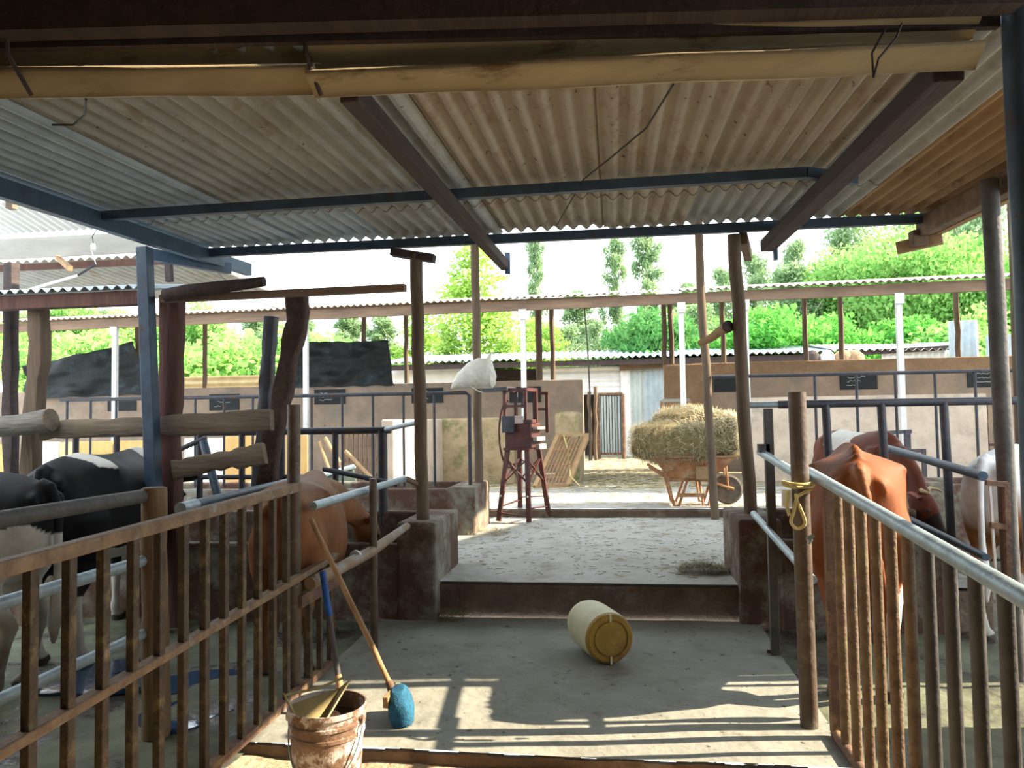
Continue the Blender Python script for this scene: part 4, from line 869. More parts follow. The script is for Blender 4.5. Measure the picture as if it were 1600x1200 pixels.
for (nm, l, c, s, seed, nb, pw) in (('hay_bale', 'large shaggy hay bale along the front of the wheelbarrow', (wx-.17, wy-.12, G+.80), (.60, .26, .245), 3, 9000, .62), ('hay_bale', 'mound of loose hay on top of the bale', (wx-.02, wy+.08, G+1.06), (.44, .26, .17), 8, 5500, .8), ('hay_bale', 'upright hay bale with a sunlit end at the right of the wheelbarrow', (wx+.40, wy+.02, G+.88), (.19, .27, .27), 12, 4500, .6)):
    b, pts = lump(c, s, seed, pw); t = thing(nm, l, 'hay', (c[0], c[1], c[2]-s[2]), 'hay on the wheelbarrow')
    b.build('core', 'hay', t, smooth=True)
    b2 = MB(); blades(b2, nb, pts, .10, .0032, .45); o = b2.build('stems', 'hay_blade', t); o['kind'] = 'stuff'
# rebar grille leaning on the wall stub
p0 = at(838, 752, Z=G); q0 = at(884, 738, Z=G)
t = thing('rebar_grille', 'leaning rusty rod grille against the short wall end', 'grille', tuple(p0))
A = at(834, 753, Z=G+.02); Bq = at(868, 748, Z=G+.02); C_ = at(900, 676, Y=13.2); D_ = at(872, 680, Y=13.2)
A = at(836, 753, Y=12.2); A.z = G+.03; Bq = A+Vector((.52, .25, 0)); up_ = at(872, 680, Y=13.22)-A; D_ = A+up_; C_ = Bq+up_
for (u_, w_) in ((A, D_), (Bq, C_), (A, Bq), (D_, C_)): MB().beam(u_, w_, .07, .05).build('frame_bar', 'wood_tan', t)
for i in range(1, 9): MB().tube([A.lerp(Bq, i/9), D_.lerp(C_, i/9)], .010, 6).build('rod', 'rebar_rust', t)
for f in (.15, .4, .7): MB().tube([A.lerp(D_, f), Bq.lerp(C_, f)], .010, 6).build('cross_rod', 'rebar_rust', t)
MB().tube([D_+Vector((.1, -.04, 0)), D_+Vector((.16, -.15, -.2)), D_+Vector((.2, -.12, -.5)), A.lerp(Bq, .9)+Vector((.1, -.1, .15)), A.lerp(Bq, .9)+Vector((.25, -.15, .0))], .012, 8).build('twine', 'rope_yellow', t, smooth=True)
# rack behind the hay: small barred frame
a = at(1034, 626, Y=14.5); c = at(1078, 626, Y=14.5)
t = thing('rod_rack', 'pale rusty barred frame standing behind the hay', 'rack', ((a.x+c.x)/2, 14.5, G))
for x in (a.x, c.x): MB().beam((x, 14.5, G), (x, 14.5, a.z), .06, .05).build('upright', 'rebar_rust', t)
MB().beam((a.x, 14.5, a.z), (c.x, 14.5, a.z), .06, .06).build('top_bar', 'white_board', t); MB().beam((a.x, 14.5, G+.1), (c.x, 14.5, G+.1), .05, .05).build('bottom_bar', 'rebar_rust', t)
for i in range(1, 10): x = a.x+(c.x-a.x)*i/10; MB().tube([(x, 14.5, G+.1), (x, 14.5, a.z)], .012, 6).build('rod', 'rebar_rust', t)
# bench-like stand inside the right pen
t = thing('steel_stand', 'low dark steel stand before the plastered pen wall', 'stand', tuple(at(1380, 740, Y=11)))
S = lambda x, y: at(x, y, Y=11.0)
MB().beam(S(1308, 680), S(1424, 674), .04, .05).build('top_bar', 'steel_dark', t)
for px, top_, w in ((1311, 676, .04), (1417, 672, .07)):
    p = S(px, top_); MB().beam((p.x, 11, G), (p.x, 11, p.z), w, w).build('leg', 'steel_dark', t)
MB().beam(S(1392, 706), S(1444, 704), .04, .05).build('side_bar', 'steel_dark', t); p = S(1443, 702); MB().beam((p.x, 11, G), (p.x, 11, p.z), .05, .05).build('leg', 'steel_dark', t)
# left yard: boards, pallet, crate
Yb = 11.6; k = 0
bl = ['yellow board panel at the far left edge behind the pen', 'white panel painted for a bright gap left of the black cow', 'narrow pale sheet panel right of the white one', 'yellow board panel left of the white cow neck', 'yellow board panel behind the white cow neck', 'pale sheet panel between the reddish post and the strut', 'yellow board panel right of the slanting strut', 'yellow board panel behind the knotty branch', 'yellow board panel behind the grey fence post']
for (x0, x1, y0, m) in ((-20, 12, 695, 'yellow_board'), (60, 92, 691, 'sheet_white'), (93, 117, 691, 'sheet_cream'), (121, 176, 690, 'yellow_board'), (182, 238, 689, 'yellow_board'), (288, 348, 685, 'sheet_white'), (352, 404, 682, 'yellow_board'), (412, 440, 681, 'yellow_board'), (446, 480, 680, 'yellow_board')):  # first white panel paints the brightness of a gap between boards
    a = at(x0, y0, Y=Yb); c = at(x1, y0, Y=Yb); tag(MB().bb(a.x, c.x, Yb, Yb+.03, G, a.z).build('board_panel', m, bevel=.004), bl[k], 'panel', 'boards behind the left pen'); k += 1
a = at(536, 672, Y=12); c = at(592, 668, Y=12)
t = thing('slat_gate', 'brown slatted gate leaning beside the white partition', 'gate', ((a.x+c.x)/2, 12, G))
for i in range(9): x = a.x+(c.x-a.x)*i/8; MB().box((x, 12, (G+a.z)/2), (.055, .025, a.z-G)).build('slat', 'wood_beam', t)
for z in (G+.25, (G+a.z)/2, a.z-.08): MB().box(((a.x+c.x)/2, 12.03, z), (c.x-a.x+.06, .03, .06)).build('cross_bar', 'wood_tan', t)
for j, (p_, q_, l) in enumerate((((500, 690), (526, 764), 'pale sunlit stick leaning left of the slatted gate'), ((508, 684), (556, 768), 'bent pale pole crossing in front of the slatted gate'), ((540, 705), (604, 772), 'thin slanting pole right of the dark crate'))):
    single('stick', MB().tube(wob(at(*p_, Y=11.3), at(*q_, Y=11.0), 5, .02), .03, 8), 'wood_tan', l, 'stick', smooth=True)
p = at(534, 760, Y=9.9)
t = thing('plastic_crate', 'dark green battered crate behind the brown calf', 'crate', (p.x, 9.9, G))
Rk = Matrix.Rotation(.4, 3, 'Z') @ Matrix.Rotation(-.25, 3, 'Y')
b = MB().box((p.x, 9.9, G+.28), (.40, .32, .34), Rk); b.build('body', 'plastic_green', t, bevel=.02)
MB().box(Vector((p.x, 9.9, G+.28))+Rk @ Vector((.0, 0, .19)), (.46, .38, .04), Rk).build('rim', 'galv', t, bevel=.01)
single('crate_support', MB().bb(p.x-.25, p.x+.25, 9.75, 10.1, G-.02, G+.16), 'concrete', 'low block beneath the dark green crate', 'block', bevel=.01)
# ================================================================ CATTLE
ST = [  # y, zt, then (x,z)*4, zb
 (-.82, 1.20, .03,1.195, .07,1.13, .08,1.02, .05,.92, .88),
 (-.76, 1.27, .07,1.25, .15,1.18, .17,1.02, .12,.84, .78),
 (-.62, 1.325, .08,1.295, .175,1.205, .215,1.02, .19,.78, .68),
 (-.46, 1.345, .09,1.31, .215,1.235, .245,1.05, .22,.74, .63),
 (-.36, 1.35, .10,1.315, .245,1.245, .255,1.06, .23,.72, .61),
 (-.22, 1.335, .09,1.315, .22,1.235, .27,1.02, .24,.70, .59),
 (-.02, 1.325, .08,1.30, .20,1.21, .30,.97, .27,.66, .565),
 (.20, 1.325, .075,1.30, .20,1.20, .31,.94, .27,.65, .56),
 (.42, 1.345, .07,1.315, .18,1.20, .275,.94, .235,.68, .585),
 (.58, 1.36, .06,1.325, .155,1.19, .24,.95, .20,.72, .62),
 (.72, 1.32, .055,1.285, .14,1.16, .21,.97, .165,.78, .69),
 (.82, 1.25, .04,1.22, .10,1.13, .13,.99, .10,.85, .79)]
def torso(b, thin=1.0, fat=1.0):
    S = spl(ST, 4); rings = []
    for s in S:
        y, zt, x1, z1, x2, z2, x3, z3, x4, z4, zb = s
        x3 *= fat; x4 *= fat
        half = spl([(0, zt), (x1*thin, z1), (x2, z2), (x3, z3), (x4, z4), (0, zb)], 4)
        ring = [Vector((p[0], y, p[1])) for p in half]+[Vector((-p[0], y, p[1])) for p in reversed(half[1:-1])]
        rings.append(ring)
    b.loft(rings)
def etube(b, pts, n=14):      # pts: (x,y,z, rx, ry) sections kept roughly perpendicular to the path
    P = [Vector(p[:3]) for p in pts]; rings = []
    for i, p in enumerate(P):
        d = (P[min(i+1, len(P)-1)]-P[max(i-1, 0)]).normalized()
        x = Vector((1, 0, 0)); x = (x-d*x.dot(d)).normalized(); y = d.cross(x)
        rings.append([p+x*pts[i][3]*math.cos(2*PI*k/n)+y*pts[i][4]*math.sin(2*PI*k/n) for k in range(n)])
    b.loft(rings)
def make_cow(name, label, loc, rz, scale, colfn, head=(0, 1.30, .78), yaw=0, tilt=-60, thin=1.0, fat=1.0, tail=.0, udder=False, horn=False, legs=None, bony=False):
    b = MB(); torso(b, thin, fat)
    dl = legs or (0, 0, 0, 0)
    for s, o in ((-1, dl[0]), (1, dl[1])):                       # hind legs
        etube(b, [(s*.12, -.50, 1.12, .09, .20), (s*.155, -.54, .92, .115, .215), (s*.165, -.52, .74, .095, .16), (s*.16, -.55+o*.5, .62, .066, .10), (s*.15, -.66+o*.7, .50, .043, .062), (s*.145, -.70+o*.8, .45, .040, .058), (s*.145, -.67+o*.9, .36, .031, .042), (s*.145, -.635+o, .20, .028, .034), (s*.145, -.62+o, .12, .037, .042), (s*.148, -.59+o, .06, .037, .046), (s*.15, -.57+o, .045, .047, .060), (s*.15, -.55+o, .0, .052, .072)])
        etube(b, [(s*.17, -.36, 1.25, .03, .05), (s*.235, -.36, 1.238, .03, .045), (s*.258, -.37, 1.215, .02, .03)])     # hook bone
        etube(b, [(s*.05, -.76, 1.20, .04, .05), (s*.105, -.80, 1.17, .035, .04), (s*.11, -.82, 1.14, .02, .025)])     # pin bone
    for s, o in ((-1, dl[2]), (1, dl[3])):                       # fore legs
        etube(b, [(s*.13, .58, 1.16, .06, .14), (s*.17, .60, .98, .085, .16), (s*.165, .54, .82, .075, .12), (s*.15, .49+o*.3, .70, .058, .08), (s*.14, .50+o*.6, .52, .043, .052), (s*.138, .51+o*.8, .42, .045, .050), (s*.138, .50+o*.9, .36, .036, .040), (s*.138, .49+o, .20, .028, .031), (s*.14, .49+o, .12, .036, .040), (s*.14, .515+o, .06, .036, .044), (s*.142, .53+o, .045, .046, .058), (s*.142, .55+o, .0, .052, .070)])
    if bony:
        for i in range(7): y = -.80+.075*i; z = (1.235, 1.275, 1.315, 1.335, 1.345, 1.35, 1.35)[i]; b.lathe([(0, -.032), (.026, -.02), (.032, 0), (.026, .02), (0, .034)], (0, y, z), 8)
    hd = Vector(head); sh = Vector((0, .66, 1.10))
    m1 = sh.lerp(hd, .35)+Vector((0, .03, .06)); m2 = sh.lerp(hd, .72)+Vector((0, .05, .07))
    etube(b, [(0, .52, 1.08, .15, .24), (m1.x, m1.y, m1.z, .115, .19), (m2.x, m2.y, m2.z, .085, .14), (hd.x, hd.y+.02, hd.z+.02, .075, .11)])
    # head: loft along its own axis, then yaw / tilt
    Rh = Matrix.Rotation(math.radians(yaw), 3, 'Z') @ Matrix.Rotation(math.radians(tilt), 3, 'X')
    hb = MB(); rings = []
    for y, w, h, z in ((-.10, .05, .06, .01), (-.06, .085, .10, .005), (.02, .105, .125, 0), (.10, .108, .125, -.005), (.17, .098, .112, -.012), (.25, .076, .092, -.02), (.33, .064, .078, -.025), (.40, .066, .072, -.028), (.45, .064, .064, -.03), (.485, .045, .045, -.03), (.495, .02, .02, -.03)):
        rings.append([Vector((w*math.copysign(abs(math.cos(a))**.85, math.cos(a)), y, z+h*math.copysign(abs(math.sin(a))**.9, math.sin(a)))) for a in [2*PI*k/16 for k in range(16)]])
    hb.loft(rings)
    for s in (-1, 1):
        hb.loft([[Vector((s*(.085+.19*f), -.03-.05*f+w*.9*math.cos(a), .055-.02*f+.018*math.sin(a)+(.012*math.cos(a)))) for a in [2*PI*k/10 for k in range(10)]] for f, w in ((0, .03), (.25, .055), (.6, .065), (.88, .04), (1, .012))])     # ears
        hb.lathe([(0, -.025), (.02, -.015), (.026, 0), (.02, .015), (0, .025)], (s*.094, .12, .045), 10)       # brow / eye socket
    b.add([hd+Rh @ Vector(v) for v in hb.v], hb.f)
    if udder:
        b.lathe([(0, -.15), (.10, -.13), (.135, -.03), (.13, .08), (.05, .14), (0, .15)], (0, -.42, .64), 16)
    etube(b, [(0, -.76, 1.275, .035, .035), (0, -.83, 1.25, .034, .034), (tail*.2, -.875, 1.14, .030, .030), (tail*.5, -.885, .95, .026, .026), (tail*.8, -.88, .72, .024, .024), (tail, -.87, .58, .034, .034), (tail, -.865, .45, .042, .042), (tail, -.86, .32, .016, .016)])
    me = bpy.data.meshes.new('tmp'); me.from_pydata([tuple(v) for v in b.v], [], b.f)
    bm = bmesh.new(); bm.from_mesh(me); bmesh.ops.recalc_face_normals(bm, faces=bm.faces); bm.to_mesh(me); bm.free()
    o = bpy.data.objects.new('tmp', me); COL.objects.link(o)
    r = o.modifiers.new('r', 'REMESH'); r.mode = 'VOXEL'; r.voxel_size = .0155; r.use_smooth_shade = True
    sm = o.modifiers.new('s', 'SMOOTH'); sm.factor = .5; sm.iterations = 7
    dg = bpy.context.evaluated_depsgraph_get(); dg.update(); me2 = bpy.data.meshes.new_from_object(o.evaluated_get(dg))
    bpy.data.objects.remove(o)
    nv = len(me2.vertices); co = np.empty(nv*3); me2.vertices.foreach_get('co', co); co = co.reshape(-1, 3)
    ca = me2.color_attributes.new('Col', 'FLOAT_COLOR', 'POINT'); cols = np.ones((nv, 4))
    Ri = Rh.transposed()
    for i in range(nv):
        p = Vector(co[i]); q = Ri @ (p-hd)
        inh = -.12 < q.y < .6 and abs(q.x) < .3 and abs(q.z) < .16 and p.y > .85
        c = colfn(p, q if inh else None)
        if p.z < .05: c = (.06, .05, .04)
        cols[i, :3] = c
    ca.data.foreach_set('color', cols.ravel())
    me2.materials.clear(); me2.materials.append(MT['coat'])
    for p in me2.polygons: p.use_smooth = True
    t = thing(name, label, name, (loc[0], loc[1], loc[2]), 'cattle in the pens', rz=rz); t.scale = (scale,)*3
    body = bpy.data.objects.new('body', me2); COL.objects.link(body); body.parent = t
    def cb(nm, bb_, m, sm=True):
        o = bb_.build(nm, m, t, local=True, smooth=sm); return o
    for s in (-1, 1):
        e = hd+Rh @ Vector((s*.104, .125, .04)); cb('eye', MB().lathe([(0, -.017), (.012, -.012), (.017, 0), (.012, .012), (0, .017)], e, 12), 'rubber')
    if horn:
        for s in (-1, 1):
            P = [hd+Rh @ Vector(v) for v in ((s*.07, -.06, .09), (s*.13, -.07, .11), (s*.17, -.03, .15), (s*.17, .02, .18))]
            cb('horn', MB().tube(P, [.024, .02, .014, .004], 10), 'sheet_cream')
    return t
WH = (.62, .60, .55); BK = (.010, .011, .014)
def nz(p, s, o): return noise.noise(Vector((p.x*s+o, p.y*s, p.z*s)))
def dirt(c, p, k=.5):
    f = max(0, min(1, (.62-p.z)*1.5+nz(p, 7, 3)*.5))*k; d = (.13, .10, .06); return tuple(c[i]*(1-f)+d[i]*f for i in range(3))
def col_A(p, q):
    n = nz(p, 5, 11)*.10
    w = False
    if q is not None: w = abs(q.x) < .035
    if p.z < .46+n*.6: w = True
    if p.z > 1.25+n*.4 and -.50+n < p.y < -.33+n: w = True
    if p.y > .42+n*.6 and p.z > 1.10+n-.25*(p.y-.4) and q is None: w = True
    if p.z < .70+n*.4 and -.5 < p.y < .2: w = True
    if .30 < p.y < .44 and p.z < .88 and p.x > 0: w = True
    return dirt(WH if w else BK, p, .35)
def col_B(p, q):
    n = nz(p, 4, 21)*.16
    w = True
    if p.z > 1.02+n and p.y < -.2+n: w = False
    if p.z > 1.1+n and p.y > 0: w = False
    if q is not None: w = False
    c = WH if w else BK
    return dirt(dirt(c, Vector((p.x, p.y, p.z-.28)), .85), p, .3)
RB = (.23, .085, .028)
def col_C(p, q):
    k = 1+.35*nz(p, 4, 5); c = tuple(v*k for v in (.20, .085, .035))
    if q is not None and q.y > .40: c = (.10, .05, .03)
    return dirt(c, p, .5)
def col_D(p, q):
    k = 1.05+.35*nz(p, 3.5, 8); c = tuple(v*k for v in (.19, .057, .017))
    if abs(p.x) < .06 and p.y < -.80: c = (.26, .10, .04)
    if p.z < .55+nz(p, 6, 2)*.2 and p.x > .1 and p.y < 0: c = WH
    return dirt(c, p, .4)
def col_E(p, q):
    c = (.125, .037, .021)
    if -.30+nz(p, 4, 1)*.15 < p.y < .22+nz(p, 5, 4)*.15 and p.z > 1.17+nz(p, 5, 4)*.08: c = WH
    if q is not None:
        if q.y > .18: c = (.03, .02, .018)
        if abs(q.x) > .12: c = (.30, .11, .09)
    return dirt(c, p, .4)
def col_F(p, q):
    n = nz(p, 3.5, 6)*.16+.17-.24*(p.y+.8)
    f = max(0, min(1, (p.z-.98+n)/.16)); c = tuple(a*f+b_*(1-f) for a, b_ in zip((.66, .67, .69), (.27, .125, .045)))
    if abs(p.x) < .07 and p.y < -.80: c = (.6, .6, .6)
    if p.z < .52: c = tuple(v*.8 for v in WH)
    return dirt(c, p, .4)
FL = -.03
make_cow('cow', 'black and white cow facing away beside the sawn log post', (-3.66, 5.02, FL), math.radians(12), 1.0, col_A, head=(0, 1.24, .98), tilt=-55, legs=(.06, 0, .05, -.05), udder=True)
make_cow('cow', 'black and white cow cut off by the left edge of the photo', (-3.97, 3.95, FL), math.radians(88), .95, col_B, head=(0, 1.3, 1.1), tilt=-30, fat=1.1, udder=True, legs=(0, .05, 0, 0))
make_cow('cow', 'brown cow with lowered head behind the aluminium pipe', (-2.08, 4.85, FL), math.radians(13), .87, col_C, head=(.34, 1.16, .80), tilt=-62, yaw=-60, thin=1.25, tail=-.03, legs=(.05, 0, 0, .0))
make_cow('cow', 'reddish brown cow seen from behind inside the right gate', (1.43, 4.86, FL), math.radians(-14), .985, col_D, head=(.1, 1.22, .9), tilt=-50, tail=.10, legs=(0, .08, 0, 0), bony=True)
make_cow('cow', 'dark red cow with a white saddle and its head in the trough', (2.23, 7.40, .27), math.radians(-169), .80, col_E, head=(.02, 1.22, .66), tilt=-58, yaw=40, horn=True)
make_cow('cow', 'white and tan cow at the right edge of the photo', (2.95, 5.74, FL), math.radians(-50), .97, col_F, head=(0, 1.3, 1.1), tilt=-30, fat=1.08, tail=.0)
# puddles in the left pen
def puddle(label, c, rx, ry, seed, z):
    b = MB(); n = 40; P = []
    for k in range(n):
        a = 2*PI*k/n; r = 1+.35*noise.noise(Vector((math.cos(a)*1.6+seed, math.sin(a)*1.6, 0))); P.append((c[0]+rx*r*math.cos(a), c[1]+ry*r*math.sin(a), z))
    b.add(P+[(x, y, z-.03) for x, y, z in P], [tuple(range(n)), tuple(range(2*n-1, n-1, -1))]+[(i, i+n, (i+1) % n+n, (i+1) % n) for i in range(n)])
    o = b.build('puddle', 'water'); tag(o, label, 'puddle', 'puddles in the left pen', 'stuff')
puddle('puddle left of the sawn log post, sky reflection painted blue', at(165, 1050, Z=0), .34, .34, 2, -.016)
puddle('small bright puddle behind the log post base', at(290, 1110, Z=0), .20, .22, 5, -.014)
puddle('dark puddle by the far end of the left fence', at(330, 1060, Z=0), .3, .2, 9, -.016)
# ================================================================ TREES
def leafmesh(name, clusters, n, size, m, droop=.3, elong=1.6):
    # clusters: list of (center, radius xyz, weight)
    w = np.array([c[2] for c in clusters], float); w /= w.sum()
    idx = RNG.choice(len(clusters), n, p=w)
    C = np.array([c[0] for c in clusters])[idx]; R = np.array([c[1] for c in clusters])[idx]
    d = RNG.normal(size=(n, 3)); d /= np.linalg.norm(d, axis=1)[:, None]
    rr = RNG.random(n)**.45
    P = C+d*R*rr[:, None]
    a = RNG.normal(size=(n, 3)); a[:, 2] -= droop; a /= np.linalg.norm(a, axis=1)[:, None]
    s = np.cross(a, RNG.normal(size=(n, 3))); s /= np.linalg.norm(s, axis=1)[:, None]
    L = size*RNG.uniform(.6, 1.3, n)[:, None]
    V = np.stack([P-a*L*.5, P+s*L*.5/elong, P+a*L*.5, P-s*L*.5/elong], 1).reshape(-1, 3)
    me = bpy.data.meshes.new(name); me.vertices.add(n*4); me.vertices.foreach_set('co', V.ravel())
    me.loops.add(n*4); me.loops.foreach_set('vertex_index', np.arange(n*4, dtype=np.int32))
    me.polygons.add(n); me.polygons.foreach_set('loop_start', np.arange(0, n*4, 4, dtype=np.int32))
    me.update(); me.validate()
    ca = me.color_attributes.new('Col', 'FLOAT_COLOR', 'POINT')
    cl = RNG.random(len(clusters))[idx]*.55+RNG.random(n)*.45
    cv = np.repeat(cl, 4); ca.data.foreach_set('color', np.stack([cv, cv, cv, np.ones_like(cv)], 1).ravel())
    me.materials.append(m); return me
L1 = leafmat('leaf_yellow', (.22, .40, .07), (.52, .72, .20), .5, (.80, .78, .35))
L2 = leafmat('leaf_dark', (.05, .20, .06), (.20, .44, .14), .45)
L3 = leafmat('leaf_dusty', (.15, .27, .13), (.42, .56, .32), .5)
L4 = leafmat('leaf_vivid', (.06, .30, .05), (.24, .58, .13), .5, (.7, .45, .2))
L5 = leafmat('leaf_fresh', (.16, .40, .10), (.46, .68, .24), .5)
def cl_cone(h, r, n, z0=.15):
    out = []
    for _ in range(n):
        f = random.random()**.8; z = h*(z0+(1-z0)*f); rad = r*(1-f*.85)
        a = random.uniform(0, 2*PI); q = rad*math.sqrt(random.random()); k = .13*h*(1.1-f*.6)*random.uniform(.6, 1.1)
        out.append(((q*math.cos(a), q*math.sin(a), z), (k*.9, k*.9, k*.75), k*k))
    return out
def cl_ball(h, r, n, zc=.62):
    out = []
    for _ in range(n):
        d = Vector((random.gauss(0, 1), random.gauss(0, 1), random.gauss(0, 1))).normalized()*random.random()**.4; k = r*random.uniform(.22, .4)
        out.append(((d.x*r, d.y*r, h*zc+d.z*h*(1-zc)*.85), (k, k, k*.7), k*k))
    return out
def cl_thin(h, r, n):
    out = []
    for _ in range(n):
        f = random.uniform(.3, 1); a = random.uniform(0, 2*PI); q = r*random.random()*(1.15-f*.6); k = r*random.uniform(.25, .45)
        out.append(((q*math.cos(a), q*math.sin(a), h*f), (k*.7, k*.7, k*1.1), k))
    return out
def trunkmesh(name, h, r, m, branches=5, lean=.3, spread=.35):
    b = MB(); P = wob((0, 0, -.6), (lean, 0, h*.92), 7, .12); b.tube(P, [r*(1-.85*i/7) for i in range(8)], 9)
    for k in range(branches):
        i = random.randint(2, 5); p = P[i]; a = random.uniform(0, 2*PI); l = h*spread*random.uniform(.5, 1)
        q = p+Vector((math.cos(a)*l*.7, math.sin(a)*l*.7, l*.75)); b.tube([p, p.lerp(q, .5)+Vector((0, 0, -.05*l)), q], [r*.4, r*.28, r*.08], 7)
    o = b.build(name, m, local=True, smooth=True); me = o.data; bpy.data.objects.remove(o); return me
K = {
 'birch': (leafmesh('crown_birch', cl_cone(8, 1.75, 80), 15000, .15, L1), trunkmesh('trunk_birch', 8, .09, 'bark_pale', 8)),
 'round': (leafmesh('crown_round', cl_ball(3.8, 1.5, 70, .58), 15000, .20, L2, .9, 2.8), trunkmesh('trunk_round', 3.2, .15, 'bark_tree', 4)),
 'gum': (leafmesh('crown_gum', cl_thin(13, 1.3, 60), 9000, .26, L3, 1.2, 3), trunkmesh('trunk_gum', 13, .12, 'bark_pale', 10, .5, .12)),
 'broad': (leafmesh('crown_broad', cl_ball(10.5, 3.6, 90, .58), 24000, .23, L5, .4), trunkmesh('trunk_broad', 9, .26, 'bark_tree', 9)),
 'dusty': (leafmesh('crown_dusty', cl_cone(11, 3.0, 80, .1), 18000, .24, L3, .6, 2.2), trunkmesh('trunk_dusty', 10, .2, 'bark_pale', 9)),
 'vivid': (leafmesh('crown_vivid', cl_ball(5.2, 2.2, 70, .52), 13000, .21, L4, .4), trunkmesh('trunk_vivid', 4, .12, 'bark_tree', 6)),
 'shrub': (leafmesh('crown_shrub', cl_ball(4.2, 2.0, 50, .5), 9000, .20, L5, .4), trunkmesh('trunk_shrub', 3, .08, 'bark_tree', 6)),
}
def tree(kind, px, Y, top_py, label, sx=1.0, cat='tree', rz=None):
    p = at(px, top_py, Y=Y); base = {'birch': 8.4, 'round': 4.0, 'gum': 13.2, 'broad': 10.8, 'dusty': 11.2, 'vivid': 5.5, 'shrub': 4.4}[kind]
    s = (p.z-.3)/base; nm = {'birch': 'birch_tree', 'round': 'round_tree', 'gum': 'gum_tree', 'broad': 'broadleaf_tree', 'dusty': 'feathery_tree', 'vivid': 'bushy_tree', 'shrub': 'shrub'}[kind]
    t = thing(nm, label, cat, (p.x, Y, .3), 'trees and shrubs beyond the yard', rz=random.uniform(0, 6) if rz is None else rz)
    t.scale = (s*sx, s*sx, s)
    for nm2, me in zip(('crown', 'trunk'), K[kind]):
        o = bpy.data.objects.new(nm2, me); COL.objects.link(o); o.parent = t
tree('birch', 738, 27, 372, 'tall pale yellow green tree behind the sack and pole', 1.5)
tree('birch', 655, 30, 468, 'lower yellow green tree left of the tall pale one', 1.3)
tree('birch', 860, 28, 500, 'short yellow green tree below the bare sky, right of the tall pale one', 1.4)
tree('birch', 790, 26, 520, 'small yellow green bush left of the white post', 1.5)
tree('round', 1020, 25.5, 470, 'dense dark green round tree above the hay', .97)
tree('gum', 838, 46, 362, 'very thin tall tree standing alone against the sky', .75)
tree('gum', 958, 44, 366, 'slim tall tree left of a similar one above the round tree', .9)
tree('gum', 1012, 42, 358, 'slim tall tree right of a similar one above the round tree', 1.15)
tree('gum', 905, 40, 452, 'faint grey green tree between the slim ones and the birch', 1.9)
tree('gum', 1075, 43, 440, 'grey green tree behind the crooked pole', 1.9)
tree('dusty', 930, 36, 500, 'pale dusty tree left of the dark round tree', .9)
tree('dusty', 1130, 38, 415, 'pale dusty tree between the two trough poles', .8)
tree('dusty', 1240, 40, 372, 'pale dusty tree at the edge of the open sky', .7)
tree('dusty', 1330, 36, 300, 'tall feathery grey green tree right of the sky gap', .75)
tree('broad', 1420, 31, 285, 'big bright green spreading tree above the right wall', .85)
tree('dusty', 1520, 34, 250, 'tall feathery tree behind the tall right pole', .8)
tree('broad', 1590, 28, 320, 'bright green spreading tree at the right edge', .75)
tree('vivid', 1195, 25.5, 455, 'bushy tree with reddish tips right of the right trough pole', 1.05)
tree('vivid', 1275, 27, 470, 'bushy vivid green tree above the stored bundles', 1.1)
tree('vivid', 1350, 26, 505, 'low vivid green bush behind the bracketed white post', 1.1)
tree('shrub', 1115, 26.5, 490, 'leafy green shrub just right of the round tree', 1.0, 'shrub')
tree('shrub', 1460, 25, 480, 'leafy shrub left of the tall blue grey sheet', 1.0, 'shrub')
tree('shrub', 1560, 24, 440, 'leafy shrub above the flat blue grey panel', 1.0, 'shrub')
tree('dusty', 1180, 41, 392, 'pale feathery tree directly right of the right trough pole', .8)
tree('broad', 1300, 34, 345, 'bright green tree behind the bushy ones over the right wall', .8)
tree('broad', 105, 34, 405, 'green tree against the sky under the white fascia', .5)
tree('shrub', 30, 27, 470, 'pale shrub at the far left edge', 1.1, 'shrub')
tree('shrub', 130, 26, 500, 'yellow green shrub above the sagging tarpaulin', 1.1, 'shrub')
tree('birch', 195, 29, 480, 'pale leafy tree right of the sagging tarpaulin top', 1.4)
tree('broad', 305, 29, 425, 'light green tree behind the round log beam', .55)
tree('shrub', 345, 25, 478, 'large fresh green bush right of the reddish post', 1.35, 'shrub')
tree('shrub', 420, 26, 470, 'fresh green bush behind the knotty branch post', 1.2, 'shrub')
tree('gum', 545, 36, 480, 'grey green tree above the black shade cloth', 2.3)
tree('gum', 600, 34, 492, 'grey green tree right of the black shade cloth', 2.3)
tree('dusty', 480, 33, 498, 'dusty tree behind the left end of the shade cloth', .8)
tree('dusty', 690, 34, 520, 'dusty tree low behind the left trough pole', 1.0)
tree('dusty', 800, 36, 560, 'dusty low tree behind the first white post pair', 1.4)
fill = [('shrub', 60, 24, 525), ('shrub', 250, 30, 470), ('broad', 20, 32, 450), ('shrub', 500, 27, 520), ('shrub', 575, 28, 515), ('birch', 700, 26, 500), ('birch', 825, 31, 492), ('dusty', 885, 33, 505), ('shrub', 940, 27, 540), ('broad', 1060, 36, 452), ('dusty', 1090, 31, 470), ('dusty', 1230, 33, 410), ('broad', 1380, 35, 330), ('vivid', 1420, 26, 470), ('broad', 1500, 33, 350), ('dusty', 1450, 38, 255), ('shrub', 1520, 25, 520), ('dusty', 160, 36, 480), ('dusty', 400, 34, 490)]
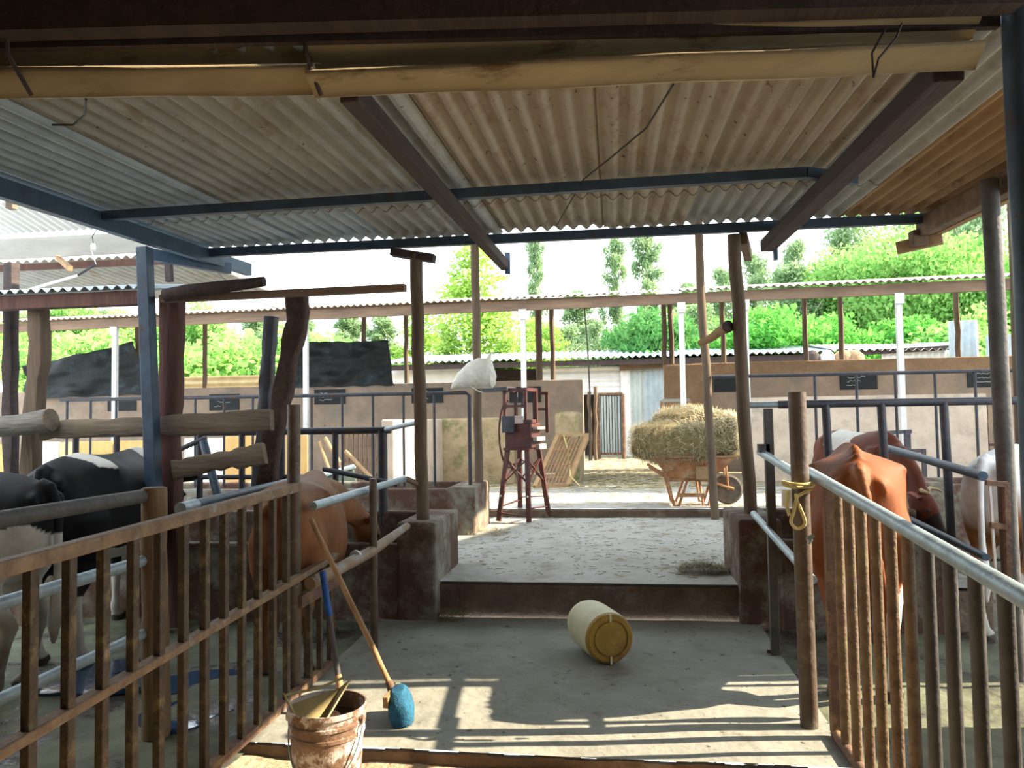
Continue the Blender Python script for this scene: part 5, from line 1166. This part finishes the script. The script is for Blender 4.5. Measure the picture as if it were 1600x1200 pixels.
fl_ = ['low shrub left of the sagging tarpaulin', 'pale green shrub behind the blue steel post', 'tree behind the dark square post at far left', 'low green shrub behind the left edge of the shade cloth', 'low green shrub behind the right half of the shade cloth', 'yellow green tree just right of the left trough pole', 'yellow green tree right of the tall white post', 'dusty tree behind the pair of thin posts', 'low shrub left of the dark round tree', 'pale broad tree behind the dark round tree', 'dusty tree between round tree and crooked pole', 'dusty tree filling the gap above the reddish bushy tree', 'bright broad tree left of the big spreading one', 'vivid bush right of the bracketed white post', 'bright broad tree right of the big spreading one', 'highest feathery tree under the right end of the eave', 'low shrub behind the tall blue grey sheet', 'dusty tree behind the yellow green shrub at left', 'dusty tree behind the fresh bushes at left']
for a_, l_ in zip(fill, fl_): tree(*a_, l_, 1.25, 'shrub' if a_[0] == 'shrub' else 'tree')
# ================================================================ STRAW
def litter(name, label, spots, n, L, w, m):
    b = MB()
    for _ in range(n):
        x0, x1, y0, y1, z = random.choice(spots); x = random.uniform(x0, x1); y = random.uniform(y0, y1)
        a = random.uniform(0, 2*PI); l = L*random.uniform(.4, 1.3); k = len(b.v); dx = math.cos(a)*l/2; dy = math.sin(a)*l/2; sx = -math.sin(a)*w; sy = math.cos(a)*w
        zz = z+.008
        b.v += [(x-dx-sx, y-dy-sy, zz), (x+dx-sx, y+dy-sy, zz), (x+dx+sx, y+dy+sy, zz+.004), (x-dx+sx, y-dy+sy, zz+.004)]; b.f.append((k, k+1, k+2, k+3))
    return tag(b.build(name, m), label, 'straw', None, 'stuff')
litter('straw_litter', 'scattered straw bits on the raised platform', [(-1.5, 1.3, 5.9, 9.4, .27)], 700, .06, .002, 'hay_green')
litter('straw_litter', 'straw litter thick on the ground of the yard', [(-2.9, 2.2, 12, 13.1, G), (-.5, .9, 12, 21.5, G), (-.5, .9, 12, 17, G), (-3, 3, 9.7, 12, G)], 5000, .13, .006, 'hay_blade')
def tuft(label, c, r, n, m='hay_green', h=.05):
    b = MB(); pts = []
    for _ in range(200):
        a = random.uniform(0, 2*PI); q = r*math.sqrt(random.random()); pts.append(((c[0]+q*1.5*math.cos(a), c[1]+q*math.sin(a), c[2]+h*(1-q/r)+.006), (0, 0, 1)))
    blades(b, n, pts, .09, .0022, .5); return tag(b.build('hay_tuft', m), label, 'hay', None, 'stuff')
tuft('dark tuft of fallen hay on the step edge by the right trough block', at(1098, 893, Z=.27), .13, 900)
tuft('wisp of straw at the foot of the left trough block', (-1.27, 5.66, 0), .10, 300, 'hay_green', .06)
tuft('straw heap round the feet of the chaff cutter', (-1.45, 8.15, .27), .2, 500, 'hay_blade', .04)
# stones at the lower right
for k, (px, py, r, l) in enumerate(((1172, 1186, .028, 'small stone lying at the lower right on the slab edge'), (1120, 1192, .02, 'small pebble left of the stone at the slab edge'), (1268, 1116, .022, 'small pale stone at the foot of the right post'))):
    p = at(px, py, Z=-.02 if k != 2 else 0); b, _ = lump((p.x, p.y, (-.05 if k < 2 else 0)+r*.7), (r*1.3, r, r*.75), k*4+1, 1, .35, 8)
    tag(b.build('stone', 'concrete_pale', smooth=True), l, 'stone')
# ================================================================ LIGHT
w = bpy.data.worlds.new('world'); SC.world = w; w.use_nodes = True; nt = w.node_tree; bg = nt.nodes['Background']
bg.inputs[0].default_value = (.86, .94, 1.0, 1); bg.inputs[1].default_value = SKY
sd = bpy.data.lights.new('sun', 'SUN'); so = bpy.data.objects.new('sun', sd); COL.objects.link(so)
sd.energy = SUN; sd.angle = .009; sd.color = (1.0, .83, .60)
el = math.radians(SUNEL); az = math.radians(SUNAZ)              # azimuth from +X towards +Y
dirv = Vector((math.cos(el)*math.cos(az), math.cos(el)*math.sin(az), math.sin(el)))
so.rotation_euler = dirv.to_track_quat('Z', 'Y').to_euler(); so.location = dirv*40
vs_ = SC.view_settings; vs_.view_transform = 'Standard'; vs_.look = 'None'; vs_.gamma = 1; vs_.use_curve_mapping = False; vs_.exposure = EXPO
